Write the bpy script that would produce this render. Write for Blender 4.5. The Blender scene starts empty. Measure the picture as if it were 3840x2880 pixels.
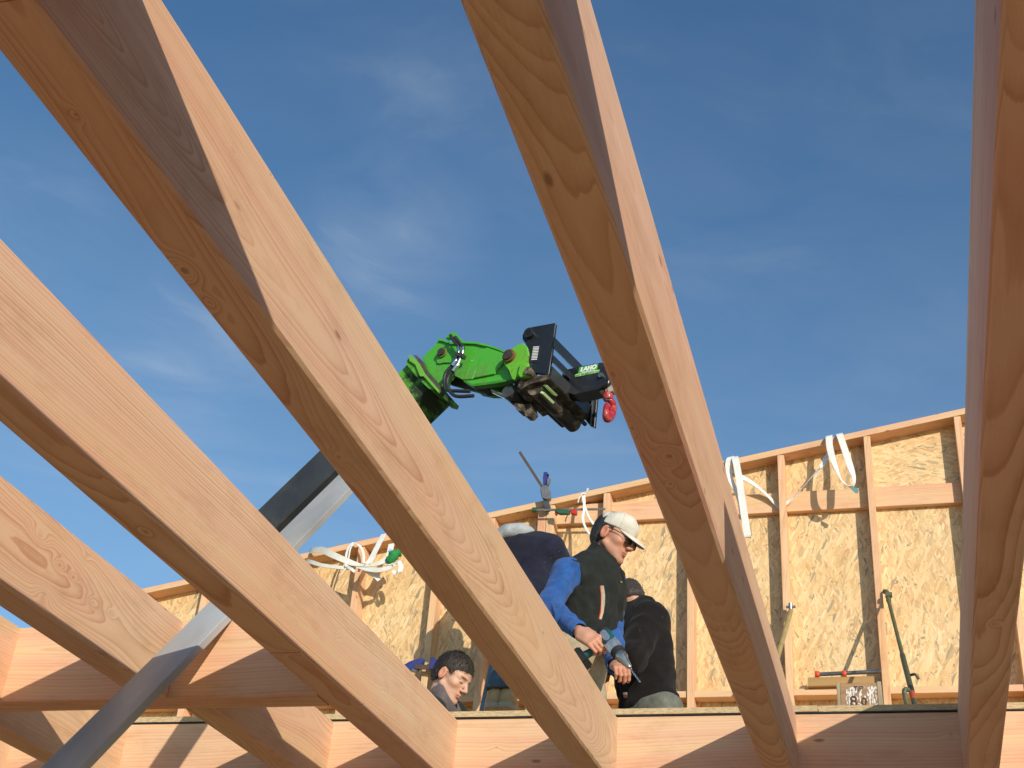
import bpy, bmesh, math, random
import numpy as np
from mathutils import Vector, Matrix
SC = bpy.context.scene
COL = SC.collection
random.seed(4)
PI = math.pi
# ------------------------------------------------------------------ camera
IW, IH, FL = 3840.0, 2880.0, 4990.95
YAW, PIT, ROL = -0.311202, 0.547516, 0.082454
_f = np.array([math.sin(YAW)*math.cos(PIT), math.cos(YAW)*math.cos(PIT), math.sin(PIT)])
_r0 = np.array([math.cos(YAW), -math.sin(YAW), 0.0]); _u0 = np.cross(_r0, _f)
_r = math.cos(ROL)*_r0 + math.sin(ROL)*_u0
_u = -math.sin(ROL)*_r0 + math.cos(ROL)*_u0
cam = bpy.data.cameras.new('camera')
cam.sensor_fit = 'HORIZONTAL'; cam.sensor_width = 36.0; cam.lens = FL/IW*36.0
cam.clip_start = 0.05; cam.clip_end = 5000
camo = bpy.data.objects.new('camera', cam); COL.objects.link(camo)
camo.matrix_world = Matrix(((_r[0], _u[0], -_f[0], 0), (_r[1], _u[1], -_f[1], 0), (_r[2], _u[2], -_f[2], 0), (0, 0, 0, 1)))
SC.camera = camo
# ------------------------------------------------------------------ sun + sky
LDIR = Vector((-0.77, 1.0, -0.365)).normalized()        # direction the sunlight travels
SUN_EL = math.asin(-LDIR.z)
SUN_AZ = math.atan2(-LDIR.x, -LDIR.y)                   # clockwise from +Y
sun = bpy.data.lights.new('sun', 'SUN'); sun.energy = 3.95; sun.angle = math.radians(0.5); sun.color = (1.0, 0.915, 0.79)
suno = bpy.data.objects.new('sun', sun); COL.objects.link(suno)
suno.rotation_euler = LDIR.to_track_quat('-Z', 'Y').to_euler()
suno.location = (8, -10, 8)
SC.view_settings.view_transform = 'Standard'
SC.view_settings.look = 'None'
SC.view_settings.exposure = 0.08
SC.view_settings.gamma = 1.0


class NT:
    """small node-tree helper"""
    def __init__(s, tree):
        s.t = tree; s.n = tree.nodes; s.l = tree.links
    def node(s, typ, ins=None, **kw):
        nd = s.n.new(typ)
        for k, v in kw.items(): setattr(nd, k, v)
        if ins:
            for k, v in ins.items(): s.set(nd.inputs[k], v)
        return nd
    def set(s, sock, v):
        if isinstance(v, bpy.types.NodeSocket): s.l.new(v, sock)
        else: sock.default_value = v
    def math(s, op, a, b=None, c=None, clamp=False):
        nd = s.n.new('ShaderNodeMath'); nd.operation = op; nd.use_clamp = clamp
        s.set(nd.inputs[0], a)
        if b is not None: s.set(nd.inputs[1], b)
        if c is not None: s.set(nd.inputs[2], c)
        return nd.outputs[0]
    def vmath(s, op, a, b=None, sc=None):
        nd = s.n.new('ShaderNodeVectorMath'); nd.operation = op
        s.set(nd.inputs[0], a)
        if b is not None: s.set(nd.inputs[1], b)
        if sc is not None: s.set(nd.inputs['Scale'], sc)
        return nd.outputs[0]
    def mix(s, f, a, b, blend='MIX'):
        nd = s.n.new('ShaderNodeMix'); nd.data_type = 'RGBA'; nd.blend_type = blend
        s.set(nd.inputs[0], f); s.set(nd.inputs[6], a); s.set(nd.inputs[7], b)
        return nd.outputs[2]
    def noise(s, vec, scale=5, detail=2, rough=0.5, dist=0.0):
        nd = s.node('ShaderNodeTexNoise', {'Vector': vec, 'Scale': scale, 'Detail': detail, 'Roughness': rough, 'Distortion': dist})
        return nd.outputs[0]
    def ramp(s, f, stops, interp='LINEAR'):
        nd = s.n.new('ShaderNodeValToRGB'); s.set(nd.inputs[0], f)
        cr = nd.color_ramp; cr.interpolation = interp
        while len(cr.elements) < len(stops): cr.elements.new(0.5)
        for e, (p, c) in zip(cr.elements, stops):
            e.position = p; e.color = c if len(c) == 4 else (*c, 1)
        return nd.outputs[0]
    def xyz(s, x, y, z):
        nd = s.n.new('ShaderNodeCombineXYZ')
        s.set(nd.inputs[0], x); s.set(nd.inputs[1], y); s.set(nd.inputs[2], z)
        return nd.outputs[0]


world = bpy.data.worlds.new('World'); SC.world = world; world.use_nodes = True
w = NT(world.node_tree); w.n.clear()
sky = w.node('ShaderNodeTexSky', sky_type='NISHITA', sun_disc=False, sun_elevation=SUN_EL, sun_rotation=SUN_AZ,
             altitude=200.0, air_density=1.0, dust_density=0.5, ozone_density=3.0)
tc = w.node('ShaderNodeTexCoord')
sep = w.node('ShaderNodeSeparateXYZ', {0: tc.outputs['Generated']})
zz = w.math('MAXIMUM', sep.outputs[2], 0.08)
cx = w.math('DIVIDE', sep.outputs[0], zz); cy = w.math('DIVIDE', sep.outputs[1], zz)
cv = w.xyz(w.math('ADD', w.math('MULTIPLY', cx, 0.8), w.math('MULTIPLY', cy, 0.35)), w.math('ADD', w.math('MULTIPLY', cy, 0.9), w.math('MULTIPLY', cx, -0.5)), 0.0)
warp = w.node('ShaderNodeTexNoise', {'Vector': cv, 'Scale': 1.3, 'Detail': 3.0}).outputs[1]
cv2 = w.vmath('ADD', cv, w.vmath('SCALE', w.vmath('SUBTRACT', warp, (0.5, 0.5, 0.5)), sc=0.7))
n1 = w.noise(cv2, 2.3, 7, 0.62, 0.3); n2 = w.noise(cv, 0.75, 3, 0.5)
cl = w.math('MULTIPLY', w.math('SMOOTHSTEP', n1, 0.42, 0.80) if False else w.ramp(n1, [(0.40, (0, 0, 0)), (0.78, (1, 1, 1))]), w.ramp(n2, [(0.36, (0.12, 0.12, 0.12)), (0.66, (1, 1, 1))]))
n3 = w.noise(w.vmath('ADD', w.vmath('MULTIPLY', cv, (1.0, 1.5, 1.0)), w.vmath('SCALE', w.vmath('SUBTRACT', warp, (0.5, 0.5, 0.5)), sc=0.9)), 2.9, 7, 0.58, 0.35)
def skydir(px, py):
    d = _f + _r*(px-IW/2)/FL - _u*(py-IH/2)/FL; d = d/np.linalg.norm(d); return tuple(float(q) for q in d)
patch = None
for (px, py, rad, amt) in ((1480, 860, 0.055, 1.0), (640, 1480, 0.085, 0.85), (120, 1000, 0.07, 0.5), (3000, 900, 0.20, 0.22), (1000, 1900, 0.12, 0.35), (1700, 200, 0.14, 0.30), (3300, 1500, 0.16, 0.25), (2300, 1700, 0.12, 0.3)):
    dt = w.node('ShaderNodeVectorMath', {0: tc.outputs['Generated'], 1: skydir(px, py)}, operation='DOT_PRODUCT').outputs['Value']
    g = w.math('MULTIPLY', w.math('POWER', 2.718, w.math('MULTIPLY', w.math('SUBTRACT', 1.0, dt), -2.0/(rad*rad))), amt)
    patch = g if patch is None else w.math('MAXIMUM', patch, g)
cl = w.math('ADD', w.math('MULTIPLY', cl, 0.06), w.math('MULTIPLY', patch, w.ramp(n3, [(0.36, (0.02, 0.02, 0.02)), (0.55, (0.16, 0.16, 0.16)), (0.75, (0.50, 0.50, 0.50))])))
cl = w.math('ADD', cl, w.ramp(sep.outputs[2], [(0.30, (0.09, 0.09, 0.09)), (0.62, (0.0, 0.0, 0.0))]))
skyd = w.ramp(sep.outputs[2], [(0.45, (1, 1, 1)), (0.80, (0.80, 0.88, 0.97))])
skyc = w.mix(1.0, sky.outputs[0], (0.76, 0.95, 0.97, 1), 'MULTIPLY')
skyc = w.mix(1.0, skyc, skyd, 'MULTIPLY')
skyc = w.mix(cl, skyc, (4.2, 4.6, 5.0, 1))
bg = w.node('ShaderNodeBackground', {'Color': skyc, 'Strength': 0.15})
wo = w.node('ShaderNodeOutputWorld', {'Surface': bg.outputs[0]})

# ------------------------------------------------------------------ pixel -> place
def ray(px, py): return _f + _r*(px-IW/2)/FL - _u*(py-IH/2)/FL
def PY(px, py, Y): d = ray(px, py); return Vector(d*Y/d[1])
def PX(px, py, X): d = ray(px, py); return Vector(d*X/d[0])
def PZ(px, py, Z): d = ray(px, py); return Vector(d*Z/d[2])

# ------------------------------------------------------------------ materials
MATS = {}
def new_mat(name):
    m = bpy.data.materials.new(name); m.use_nodes = True
    t = NT(m.node_tree); t.n.clear()
    b = t.node('ShaderNodeBsdfPrincipled'); o = t.node('ShaderNodeOutputMaterial', {'Surface': b.outputs[0]})
    MATS[name] = m
    return m, t, b

def wood(name, early=(0.62, 0.37, 0.205), late=(0.50, 0.235, 0.11), pith=(0.09, 0.20), tilt=(0.05, 0.02), freq=150.0, knots=(), contrast=0.8,
         rand=False, wob=0.03, seed=0.0, tint=0.0):
    """Sawn fir: growth rings about a tilted pith, bent round the knots.  Local x runs along the piece."""
    m, t, b = new_mat(name)
    tc = t.node('ShaderNodeTexCoord').outputs['Object']
    if rand:
        rnd = t.node('ShaderNodeObjectInfo').outputs['Random']
        off = t.xyz(t.math('MULTIPLY', rnd, 57.0), t.math('MULTIPLY_ADD', rnd, 0.16, -0.08), t.math('MULTIPLY_ADD', t.math('FRACT', t.math('MULTIPLY', rnd, 7.31)), 0.2, -0.1))
        v = t.vmath('ADD', tc, off)
    else:
        v = t.vmath('ADD', tc, (seed, 0, 0)); rnd = None
    s0 = t.node('ShaderNodeSeparateXYZ', {0: tc}); s1 = t.node('ShaderNodeSeparateXYZ', {0: v})
    x, y, z = s0.outputs[0], s1.outputs[1], s1.outputs[2]
    vl = t.xyz(t.math('MULTIPLY', s1.outputs[0], 0.9), t.math('MULTIPLY', y, 2.4), t.math('MULTIPLY', z, 2.4))
    nz = t.node('ShaderNodeTexNoise', {'Vector': vl, 'Scale': 1.4, 'Detail': 1.0}).outputs[1]
    ns = t.node('ShaderNodeSeparateXYZ', {0: nz})
    ry = t.math('ADD', t.math('SUBTRACT', t.math('SUBTRACT', y, pith[0]), t.math('MULTIPLY', x, tilt[0])), t.math('MULTIPLY_ADD', ns.outputs[0], wob*2, -wob))
    rz = t.math('ADD', t.math('SUBTRACT', t.math('SUBTRACT', z, pith[1]), t.math('MULTIPLY', x, tilt[1])), t.math('MULTIPLY_ADD', ns.outputs[1], wob*2, -wob))
    r = t.math('SQRT', t.math('ADD', t.math('MULTIPLY', ry, ry), t.math('MULTIPLY', rz, rz)))
    kmask = None
    for (kx, ka, ks, axis, dark) in knots:      # axis 'y': knot runs across y (shows on the y faces), ka is its z
        dx = t.math('SUBTRACT', x, kx)
        da = t.math('SUBTRACT', z if axis == 'y' else y, ka)
        d2 = t.math('ADD', t.math('MULTIPLY', t.math('MULTIPLY', dx, dx), 1/(ks*2.6)**2), t.math('MULTIPLY', t.math('MULTIPLY', da, da), 1/(ks*1.4)**2))
        g = t.math('POWER', 2.718, t.math('MULTIPLY', d2, -1.0))
        r = t.math('ADD', r, t.math('MULTIPLY', g, ks*1.25))
        d3 = t.math('SQRT', t.math('ADD', t.math('MULTIPLY', t.math('MULTIPLY', dx, dx), 1/(ks*0.62)**2), t.math('MULTIPLY', t.math('MULTIPLY', da, da), 1/(ks*0.42)**2)))
        km = t.math('MULTIPLY', t.ramp(d3, [(0.55, (1, 1, 1)), (0.95, (0, 0, 0))]), dark)
        ring = t.math('MULTIPLY', t.ramp(d3, [(0.7, (0, 0, 0)), (0.86, (1, 1, 1)), (0.98, (0, 0, 0))]), dark*0.75)
        km = t.math('MAXIMUM', t.math('MULTIPLY', km, t.math('MULTIPLY_ADD', t.math('SINE', t.math('MULTIPLY', d3, 22.0)), 0.2, 0.62)), ring)
        kmask = km if kmask is None else t.math('MAXIMUM', kmask, km)
    fine = t.noise(t.xyz(t.math('MULTIPLY', s1.outputs[0], 2.0), t.math('MULTIPLY', y, 60.0), t.math('MULTIPLY', z, 60.0)), 1.0, 3)
    r = t.math('ADD', r, t.math('MULTIPLY_ADD', fine, 0.0022, -0.0011))
    rr = t.math('MULTIPLY', t.math('ADD', r, t.math('MULTIPLY', t.noise(t.xyz(t.math('MULTIPLY', r, 26.0), 0.0, 0.0), 1.0, 2), 0.03)), freq)
    fr = t.math('FRACT', rr)
    prof = t.ramp(fr, [(0.0, (0.0, 0.0, 0.0)), (0.35, (0.10, 0.10, 0.10)), (0.78, (0.62, 0.62, 0.62)), (0.90, (1, 1, 1)), (0.97, (0.75, 0.75, 0.75)), (1.0, (0, 0, 0))])
    band = t.noise(t.xyz(t.math('MULTIPLY', rr, 0.37), t.math('MULTIPLY', s1.outputs[0], 0.15), 0.0), 1.0, 1)
    prof = t.math('MULTIPLY', prof, t.math('MULTIPLY_ADD', t.ramp(band, [(0.3, (0, 0, 0)), (0.7, (1, 1, 1))]), 0.75, 0.3))
    col = t.mix(t.math('MULTIPLY', prof, contrast), (*early, 1), (*late, 1))
    hue = t.noise(t.xyz(t.math('MULTIPLY', r, 21.0), t.math('MULTIPLY', s1.outputs[0], 0.25), 3.3), 1.0, 2)
    col = t.mix(t.ramp(hue, [(0.34, (0, 0, 0)), (0.62, (1, 1, 1))]), t.mix(1.0, col, (1.02, 0.93, 0.96, 1), 'MULTIPLY'), t.mix(1.0, col, (1.03, 1.05, 1.00, 1), 'MULTIPLY'))
    fib = t.noise(t.xyz(t.math('MULTIPLY', s1.outputs[0], 9.0), t.math('MULTIPLY', y, 420.0), t.math('MULTIPLY', z, 420.0)), 1.0, 2)
    col = t.mix(t.math('MULTIPLY_ADD', fib, 0.55, -0.16), col, t.mix(1.0, col, (0.78, 0.70, 0.62, 1), 'MULTIPLY'))
    patch = t.noise(vl, 1.1, 3)
    col = t.mix(t.ramp(patch, [(0.35, (0, 0, 0)), (0.7, (1, 1, 1))]), col, t.mix(1.0, col, (1.03, 0.90, 0.82, 1), 'MULTIPLY'))
    if rnd is not None:
        col = t.mix(t.math('FRACT', t.math('MULTIPLY', rnd, 3.7)), col, t.mix(1.0, col, (1.08, 1.13, 1.14, 1), 'MULTIPLY'))
    soil = t.noise(t.xyz(t.math('MULTIPLY', s1.outputs[0], 2.2), t.math('MULTIPLY', y, 7.0), t.math('MULTIPLY', z, 7.0)), 1.7, 6, 0.7)
    col = t.mix(t.ramp(soil, [(0.50, (0, 0, 0)), (0.78, (1, 1, 1))]), col, t.mix(1.0, col, (0.80, 0.74, 0.68, 1), 'MULTIPLY'))
    if kmask is not None:
        col = t.mix(kmask, col, (0.13, 0.055, 0.025, 1))
    # small random pin knots and pitch flecks
    vo = t.node('ShaderNodeTexVoronoi', {'Vector': t.xyz(t.math('MULTIPLY', s1.outputs[0], 3.1), t.math('MULTIPLY', y, 9.0), t.math('MULTIPLY', z, 9.0)), 'Scale': 1.0})
    pk = t.ramp(vo.outputs['Distance'], [(0.035, (1, 1, 1)), (0.07, (0, 0, 0))])
    col = t.mix(t.math('MULTIPLY', pk, 0.65), col, (0.17, 0.075, 0.035, 1))
    t.set(b.inputs['Base Color'], col)
    b.inputs['Roughness'].default_value = 0.62
    b.inputs['Specular IOR Level'].default_value = 0.25
    bump = t.node('ShaderNodeBump', {'Height': t.math('ADD', t.math('MULTIPLY', fib, 0.6), t.math('MULTIPLY', prof, 0.5)), 'Strength': 0.18, 'Distance': 0.002})
    t.set(b.inputs['Normal'], bump.outputs[0])
    return m

def osb(name, flat=False, turn=0.0):
    m, t, b = new_mat(name)
    tc = t.node('ShaderNodeTexCoord').outputs['Object']
    s = t.node('ShaderNodeSeparateXYZ', {0: tc})
    u, v = s.outputs[0], (s.outputs[1] if flat else s.outputs[2])
    base = t.xyz(u, v, 0.0)
    wn = t.node('ShaderNodeTexNoise', {'Vector': base, 'Scale': 9.0, 'Detail': 2.0}).outputs[1]
    base = t.vmath('ADD', base, t.vmath('SCALE', t.vmath('SUBTRACT', wn, (0.5, 0.5, 0.5)), sc=0.035))
    stops = [(0.0, (0.80, 0.59, 0.32)), (0.30, (0.74, 0.525, 0.27)), (0.50, (0.64, 0.425, 0.20)), (0.66, (0.84, 0.645, 0.38)),
             (0.78, (0.54, 0.315, 0.135)), (0.86, (0.72, 0.50, 0.255)), (0.95, (0.46, 0.345, 0.19)), (0.98, (0.37, 0.30, 0.19)), (1.0, (0.31, 0.25, 0.16))]
    col = None; edge = None
    for i, (ang, su, sv) in enumerate([(1.45, 12, 60), (0.25, 14, 66), (1.9, 11, 52), (1.1, 15, 75), (-0.4, 13, 70), (1.62, 12, 60), (1.25, 16, 85), (1.95, 13, 64)]):
        mp = t.node('ShaderNodeMapping', {'Vector': base, 'Location': (i*3.7, i*5.1, 0), 'Rotation': (0, 0, ang+turn)}).outputs[0]
        mp = t.vmath('MULTIPLY', mp, (su, sv, 1))
        vo = t.node('ShaderNodeTexVoronoi', {'Vector': mp, 'Scale': 1.0}, voronoi_dimensions='2D')
        cs = t.node('ShaderNodeSeparateColor', {0: vo.outputs['Color']})
        streak = t.noise(t.vmath('MULTIPLY', mp, (1.0, 3.0, 1.0)), 2.2, 2)
        c = t.ramp(t.math('ADD', cs.outputs[1], t.math('MULTIPLY_ADD', streak, 0.16, -0.08)), stops)
        if col is None: col = c
        else:
            mask = t.ramp(t.math('SUBTRACT', cs.outputs[0], t.math('MULTIPLY', vo.outputs['Distance'], 0.55)), [(0.34, (0, 0, 0)), (0.37, (1, 1, 1))])
            rim = t.ramp(t.math('SUBTRACT', cs.outputs[0], t.math('MULTIPLY', vo.outputs['Distance'], 0.55)), [(0.28, (0, 0, 0)), (0.335, (1, 1, 1)), (0.36, (0, 0, 0))])
            col = t.mix(t.math('MULTIPLY', rim, 0.42), col, t.mix(1.0, col, (0.62, 0.50, 0.38, 1), 'MULTIPLY'))
            col = t.mix(mask, col, c)
    big = t.noise(base, 2.6, 3)
    col = t.mix(t.ramp(big, [(0.35, (0, 0, 0)), (0.75, (1, 1, 1))]), col, t.mix(1.0, col, (0.95, 0.88, 0.78, 1), 'MULTIPLY'))
    t.set(b.inputs['Base Color'], col)
    b.inputs['Roughness'].default_value = 0.5
    bump = t.node('ShaderNodeBump', {'Height': t.node('ShaderNodeRGBToBW', {0: col}).outputs[0], 'Strength': 0.3, 'Distance': 0.003})
    t.set(b.inputs['Normal'], bump.outputs[0])
    return m

def osb_edge(name):
    m, t, b = new_mat(name)
    tc = t.node('ShaderNodeTexCoord').outputs['Object']
    n = t.noise(t.vmath('MULTIPLY', tc, (45, 45, 260)), 1.0, 4, 0.7)
    col = t.ramp(n, [(0.25, (0.16, 0.10, 0.05)), (0.45, (0.50, 0.37, 0.20)), (0.75, (0.70, 0.55, 0.33))])
    t.set(b.inputs['Base Color'], col); b.inputs['Roughness'].default_value = 0.85
    t.set(b.inputs['Normal'], t.node('ShaderNodeBump', {'Height': n, 'Strength': 0.7, 'Distance': 0.004}).outputs[0])
    return m

def plain(name, col, rough=0.6, metal=0.0, var=0.25, scale=14.0, bump=0.0, spec=0.4, dirt=None, dirt_amt=0.0, dirt_scale=6.0, coat=0.0, streak=(1, 1, 1), dlo=0.5, dhi=0.68):
    """coloured surface with uneven tone, optional dirt / rust in patches"""
    m, t, b = new_mat(name)
    tc = t.vmath('MULTIPLY', t.node('ShaderNodeTexCoord').outputs['Object'], streak)
    n = t.noise(tc, scale, 4, 0.6)
    dark = tuple(c*(1-var) for c in col); lite = tuple(min(1, c*(1+var*0.6)) for c in col)
    c = t.ramp(n, [(0.3, dark), (0.7, lite)])
    if dirt:
        d = t.math('MULTIPLY', t.ramp(t.noise(tc, dirt_scale, 5, 0.7), [(dlo, (0, 0, 0)), (dhi, (1, 1, 1))]), dirt_amt)
        c = t.mix(d, c, (*dirt, 1))
        t.set(b.inputs['Roughness'], t.math('MULTIPLY_ADD', d, 0.9-rough, rough))
        t.set(b.inputs['Metallic'], t.math('MULTIPLY_ADD', d, -metal, metal))
    else:
        t.set(b.inputs['Roughness'], t.math('MULTIPLY_ADD', n, 0.2, rough-0.1)); b.inputs['Metallic'].default_value = metal
    t.set(b.inputs['Base Color'], c)
    b.inputs['Specular IOR Level'].default_value = spec
    b.inputs['Coat Weight'].default_value = coat
    if bump:
        t.set(b.inputs['Normal'], t.node('ShaderNodeBump', {'Height': t.noise(tc, scale*4, 4, 0.6), 'Strength': bump, 'Distance': 0.004}).outputs[0])
    return m

def cloth(name, col, weave=900.0, fuzz=0.3, var=0.3, rough=0.9):
    m, t, b = new_mat(name)
    tc = t.node('ShaderNodeTexCoord').outputs['Object']
    n = t.noise(tc, 16.0, 5, 0.65); f = t.noise(tc, weave*0.35, 2)
    c = t.ramp(n, [(0.3, tuple(x*(1-var) for x in col)), (0.72, tuple(min(1, x*(1+var)) for x in col))])
    c = t.mix(t.math('MULTIPLY_ADD', f, 0.5, -0.1), c, t.mix(1.0, c, (0.7, 0.7, 0.7, 1), 'MULTIPLY'))
    lint = t.node('ShaderNodeTexVoronoi', {'Vector': tc, 'Scale': 26.0})
    c = t.mix(t.math('MULTIPLY', t.ramp(lint.outputs['Distance'], [(0.03, (1, 1, 1)), (0.055, (0, 0, 0))]), 0.5), c, (0.5, 0.45, 0.38, 1))
    t.set(b.inputs['Base Color'], c)
    b.inputs['Roughness'].default_value = rough; b.inputs['Specular IOR Level'].default_value = 0.12
    b.inputs['Sheen Weight'].default_value = fuzz*0.22; b.inputs['Sheen Roughness'].default_value = 0.6
    hh = t.math('ADD', t.math('MULTIPLY', t.noise(tc, 22.0, 3, 0.6, 0.8), 1.0), t.math('MULTIPLY', f, 0.10))
    t.set(b.inputs['Normal'], t.node('ShaderNodeBump', {'Height': hh, 'Strength': 0.45, 'Distance': 0.006}).outputs[0])
    return m

def skin(name, base):
    m, t, b = new_mat(name)
    at = t.node('ShaderNodeAttribute', attribute_name='tone').outputs['Color']
    tc = t.node('ShaderNodeTexCoord').outputs['Object']
    n = t.noise(tc, 55.0, 4, 0.6)
    c = t.mix(1.0, at, (*base, 1), 'MULTIPLY')
    c = t.mix(t.math('MULTIPLY_ADD', n, 0.7, -0.2), c, t.mix(1.0, c, (0.86, 0.68, 0.62, 1), 'MULTIPLY'))
    t.set(b.inputs['Base Color'], c)
    b.inputs['Roughness'].default_value = 0.5; b.inputs['Specular IOR Level'].default_value = 0.35
    b.inputs['Subsurface Weight'].default_value = 0.12; b.inputs['Subsurface Radius'].default_value = (0.012, 0.005, 0.003)
    t.set(b.inputs['Normal'], t.node('ShaderNodeBump', {'Height': t.noise(tc, 190.0, 3), 'Strength': 0.25, 'Distance': 0.002}).outputs[0])
    return m

def hairmat(name, col):
    m, t, b = new_mat(name)
    tc = t.node('ShaderNodeTexCoord').outputs['Object']
    n = t.noise(t.vmath('MULTIPLY', tc, (220, 220, 60)), 1.0, 3)
    t.set(b.inputs['Base Color'], t.ramp(n, [(0.3, tuple(c*0.45 for c in col)), (0.7, tuple(c*1.5 for c in col))]))
    b.inputs['Roughness'].default_value = 0.55
    t.set(b.inputs['Normal'], t.node('ShaderNodeBump', {'Height': n, 'Strength': 0.9, 'Distance': 0.006}).outputs[0])
    return m

# ------------------------------------------------------------------ object helpers
def link(o): COL.objects.link(o); return o
def tag(o, label=None, cat=None, group=None, kind=None):
    if label: o['label'] = label
    if cat: o['category'] = cat
    if group: o['group'] = group
    if kind: o['kind'] = kind
    return o
def thing(name, loc, label, cat, group=None):
    o = link(bpy.data.objects.new(name, None)); o.location = loc; o.empty_display_size = 0.1
    return tag(o, label, cat, group)
def world_of(o):
    m = o.matrix_basis.copy()
    while o.parent:
        m = o.parent.matrix_basis @ o.matrix_parent_inverse @ m if False else (world_of(o.parent) @ o.matrix_parent_inverse @ o.matrix_basis)
        return m
    return m
def put(name, me, mat, parent=None, mw=None, smooth=False):
    o = link(bpy.data.objects.new(name, me))
    for mm in (mat if isinstance(mat, (list, tuple)) else [mat]): me.materials.append(mm)
    if smooth:
        me.polygons.foreach_set('use_smooth', [True]*len(me.polygons))
    if parent:
        o.parent = parent; o.matrix_parent_inverse = world_of(parent).inverted()
    if mw is not None: o.matrix_basis = mw
    return o
def from_bm(name, bm, mat, parent=None, mw=None, smooth=False, angle=None):
    bmesh.ops.recalc_face_normals(bm, faces=bm.faces)
    me = bpy.data.meshes.new(name); bm.to_mesh(me); bm.free()
    o = put(name, me, mat, parent, mw, smooth)
    if angle is not None:
        me.polygons.foreach_set('use_smooth', [True]*len(me.polygons))
        try: me.set_sharp_from_angle(angle=angle)
        except Exception: pass
    return o
def centre(bm, mw=None):
    """shift a world-space bmesh so that its object origin sits at its middle"""
    lo = Vector((min(v.co[i] for v in bm.verts) for i in range(3))); hi = Vector((max(v.co[i] for v in bm.verts) for i in range(3)))
    c = (lo+hi)/2
    for v in bm.verts: v.co -= c
    return Matrix.Translation(c)
def frame(x, up):
    x = Vector(x).normalized(); z = Vector(up); z = (z - x*z.dot(x)).normalized(); y = z.cross(x)
    return x, y, z
def add_box(bm, c, x, y, z, sx, sy, sz):
    c = Vector(c); vs = []
    for i in (-1, 1):
        for j in (-1, 1):
            for k in (-1, 1):
                vs.append(bm.verts.new(c + x*(i*sx/2) + y*(j*sy/2) + z*(k*sz/2)))
    for f in ((0, 1, 3, 2), (4, 6, 7, 5), (0, 4, 5, 1), (2, 3, 7, 6), (0, 2, 6, 4), (1, 5, 7, 3)):
        bm.faces.new([vs[i] for i in f])
def box(bm, lo, hi):
    lo, hi = Vector(lo), Vector(hi); s = hi-lo
    add_box(bm, (lo+hi)/2, Vector((1, 0, 0)), Vector((0, 1, 0)), Vector((0, 0, 1)), s.x, s.y, s.z)
def bevel(bm, w, seg=1):
    bmesh.ops.bevel(bm, geom=list(bm.edges), offset=w, segments=seg, affect='EDGES', clamp_overlap=True)
def lumber(name, a, b, wy, dz, up, mat, parent=None, bev=0.003, warp=0.0, segs=1):
    """a sawn timber from a to b (axis through its middle), local x along it"""
    a, b = Vector(a), Vector(b); L = (b-a).length
    x, y, z = frame(b-a, up)
    bm = bmesh.new()
    prof = [(-wy/2, -dz/2), (wy/2, -dz/2), (wy/2, dz/2), (-wy/2, dz/2)]
    c = bev; P = []
    for i, (py, pz) in enumerate(prof):
        q, n = Vector(prof[i-1]), Vector(prof[(i+1) % 4]); p = Vector((py, pz))
        P.append(p + (q-p).normalized()*c); P.append(p + (n-p).normalized()*c)
    rings = []
    ph = [random.uniform(0, 6.28) for _ in range(16)]
    for i in range(segs+1):
        xx = -L/2 + L*i/segs; ring = []
        for j, p in enumerate(P):
            k = j//2
            wv = warp*(math.sin(xx*5.1+ph[k]) + 0.6*math.sin(xx*11.7+ph[k+4]) + 0.5*math.sin(xx*2.1+ph[k+8]))
            ring.append(bm.verts.new((xx, p.x + wv*(1 if p.x > 0 else -1)*0.4, p.y + wv)))
        rings.append(ring)
    n = len(P)
    for i in range(segs):
        for j in range(n):
            bm.faces.new((rings[i][j], rings[i][(j+1) % n], rings[i+1][(j+1) % n], rings[i+1][j]))
    bm.faces.new(rings[0][::-1]); bm.faces.new(rings[-1])
    mw = Matrix(((x.x, y.x, z.x, 0), (x.y, y.y, z.y, 0), (x.z, y.z, z.z, 0), (0, 0, 0, 1)))
    mw.translation = (a+b)/2
    return from_bm(name, bm, mat, parent, mw)
def prism(bm, pts, d):
    """closed polygon (world points) swept by vector d"""
    d = Vector(d); A = [bm.verts.new(p) for p in pts]; B = [bm.verts.new(Vector(p)+d) for p in pts]
    bm.faces.new(A); bm.faces.new(B[::-1]); n = len(A)
    for i in range(n): bm.faces.new((A[i], B[i], B[(i+1) % n], A[(i+1) % n]))
def cyl(bm, a, b, r0, r1=None, n=16, caps=True):
    a, b = Vector(a), Vector(b); r1 = r0 if r1 is None else r1
    x, y, z = frame(b-a, (0.3, 0.2, 1) if abs((b-a).normalized().z) < 0.95 else (1, 0, 0))
    A = []; B = []
    for i in range(n):
        t = 2*PI*i/n; o = y*math.cos(t) + z*math.sin(t)
        A.append(bm.verts.new(a+o*r0)); B.append(bm.verts.new(b+o*r1))
    for i in range(n): bm.faces.new((A[i], A[(i+1) % n], B[(i+1) % n], B[i]))
    if caps: bm.faces.new(A[::-1]); bm.faces.new(B)
def catmull(pts, m=8):
    pts = [Vector(p) for p in pts]; out = []
    P = [pts[0]*2-pts[1]] + pts + [pts[-1]*2-pts[-2]]
    for i in range(1, len(P)-2):
        for k in range(m):
            t = k/m; p0, p1, p2, p3 = P[i-1], P[i], P[i+1], P[i+2]
            out.append(0.5*((2*p1) + (p2-p0)*t + (2*p0-5*p1+4*p2-p3)*t*t + (3*p1-p0-3*p2+p3)*t**3))
    out.append(pts[-1]); return out
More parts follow.
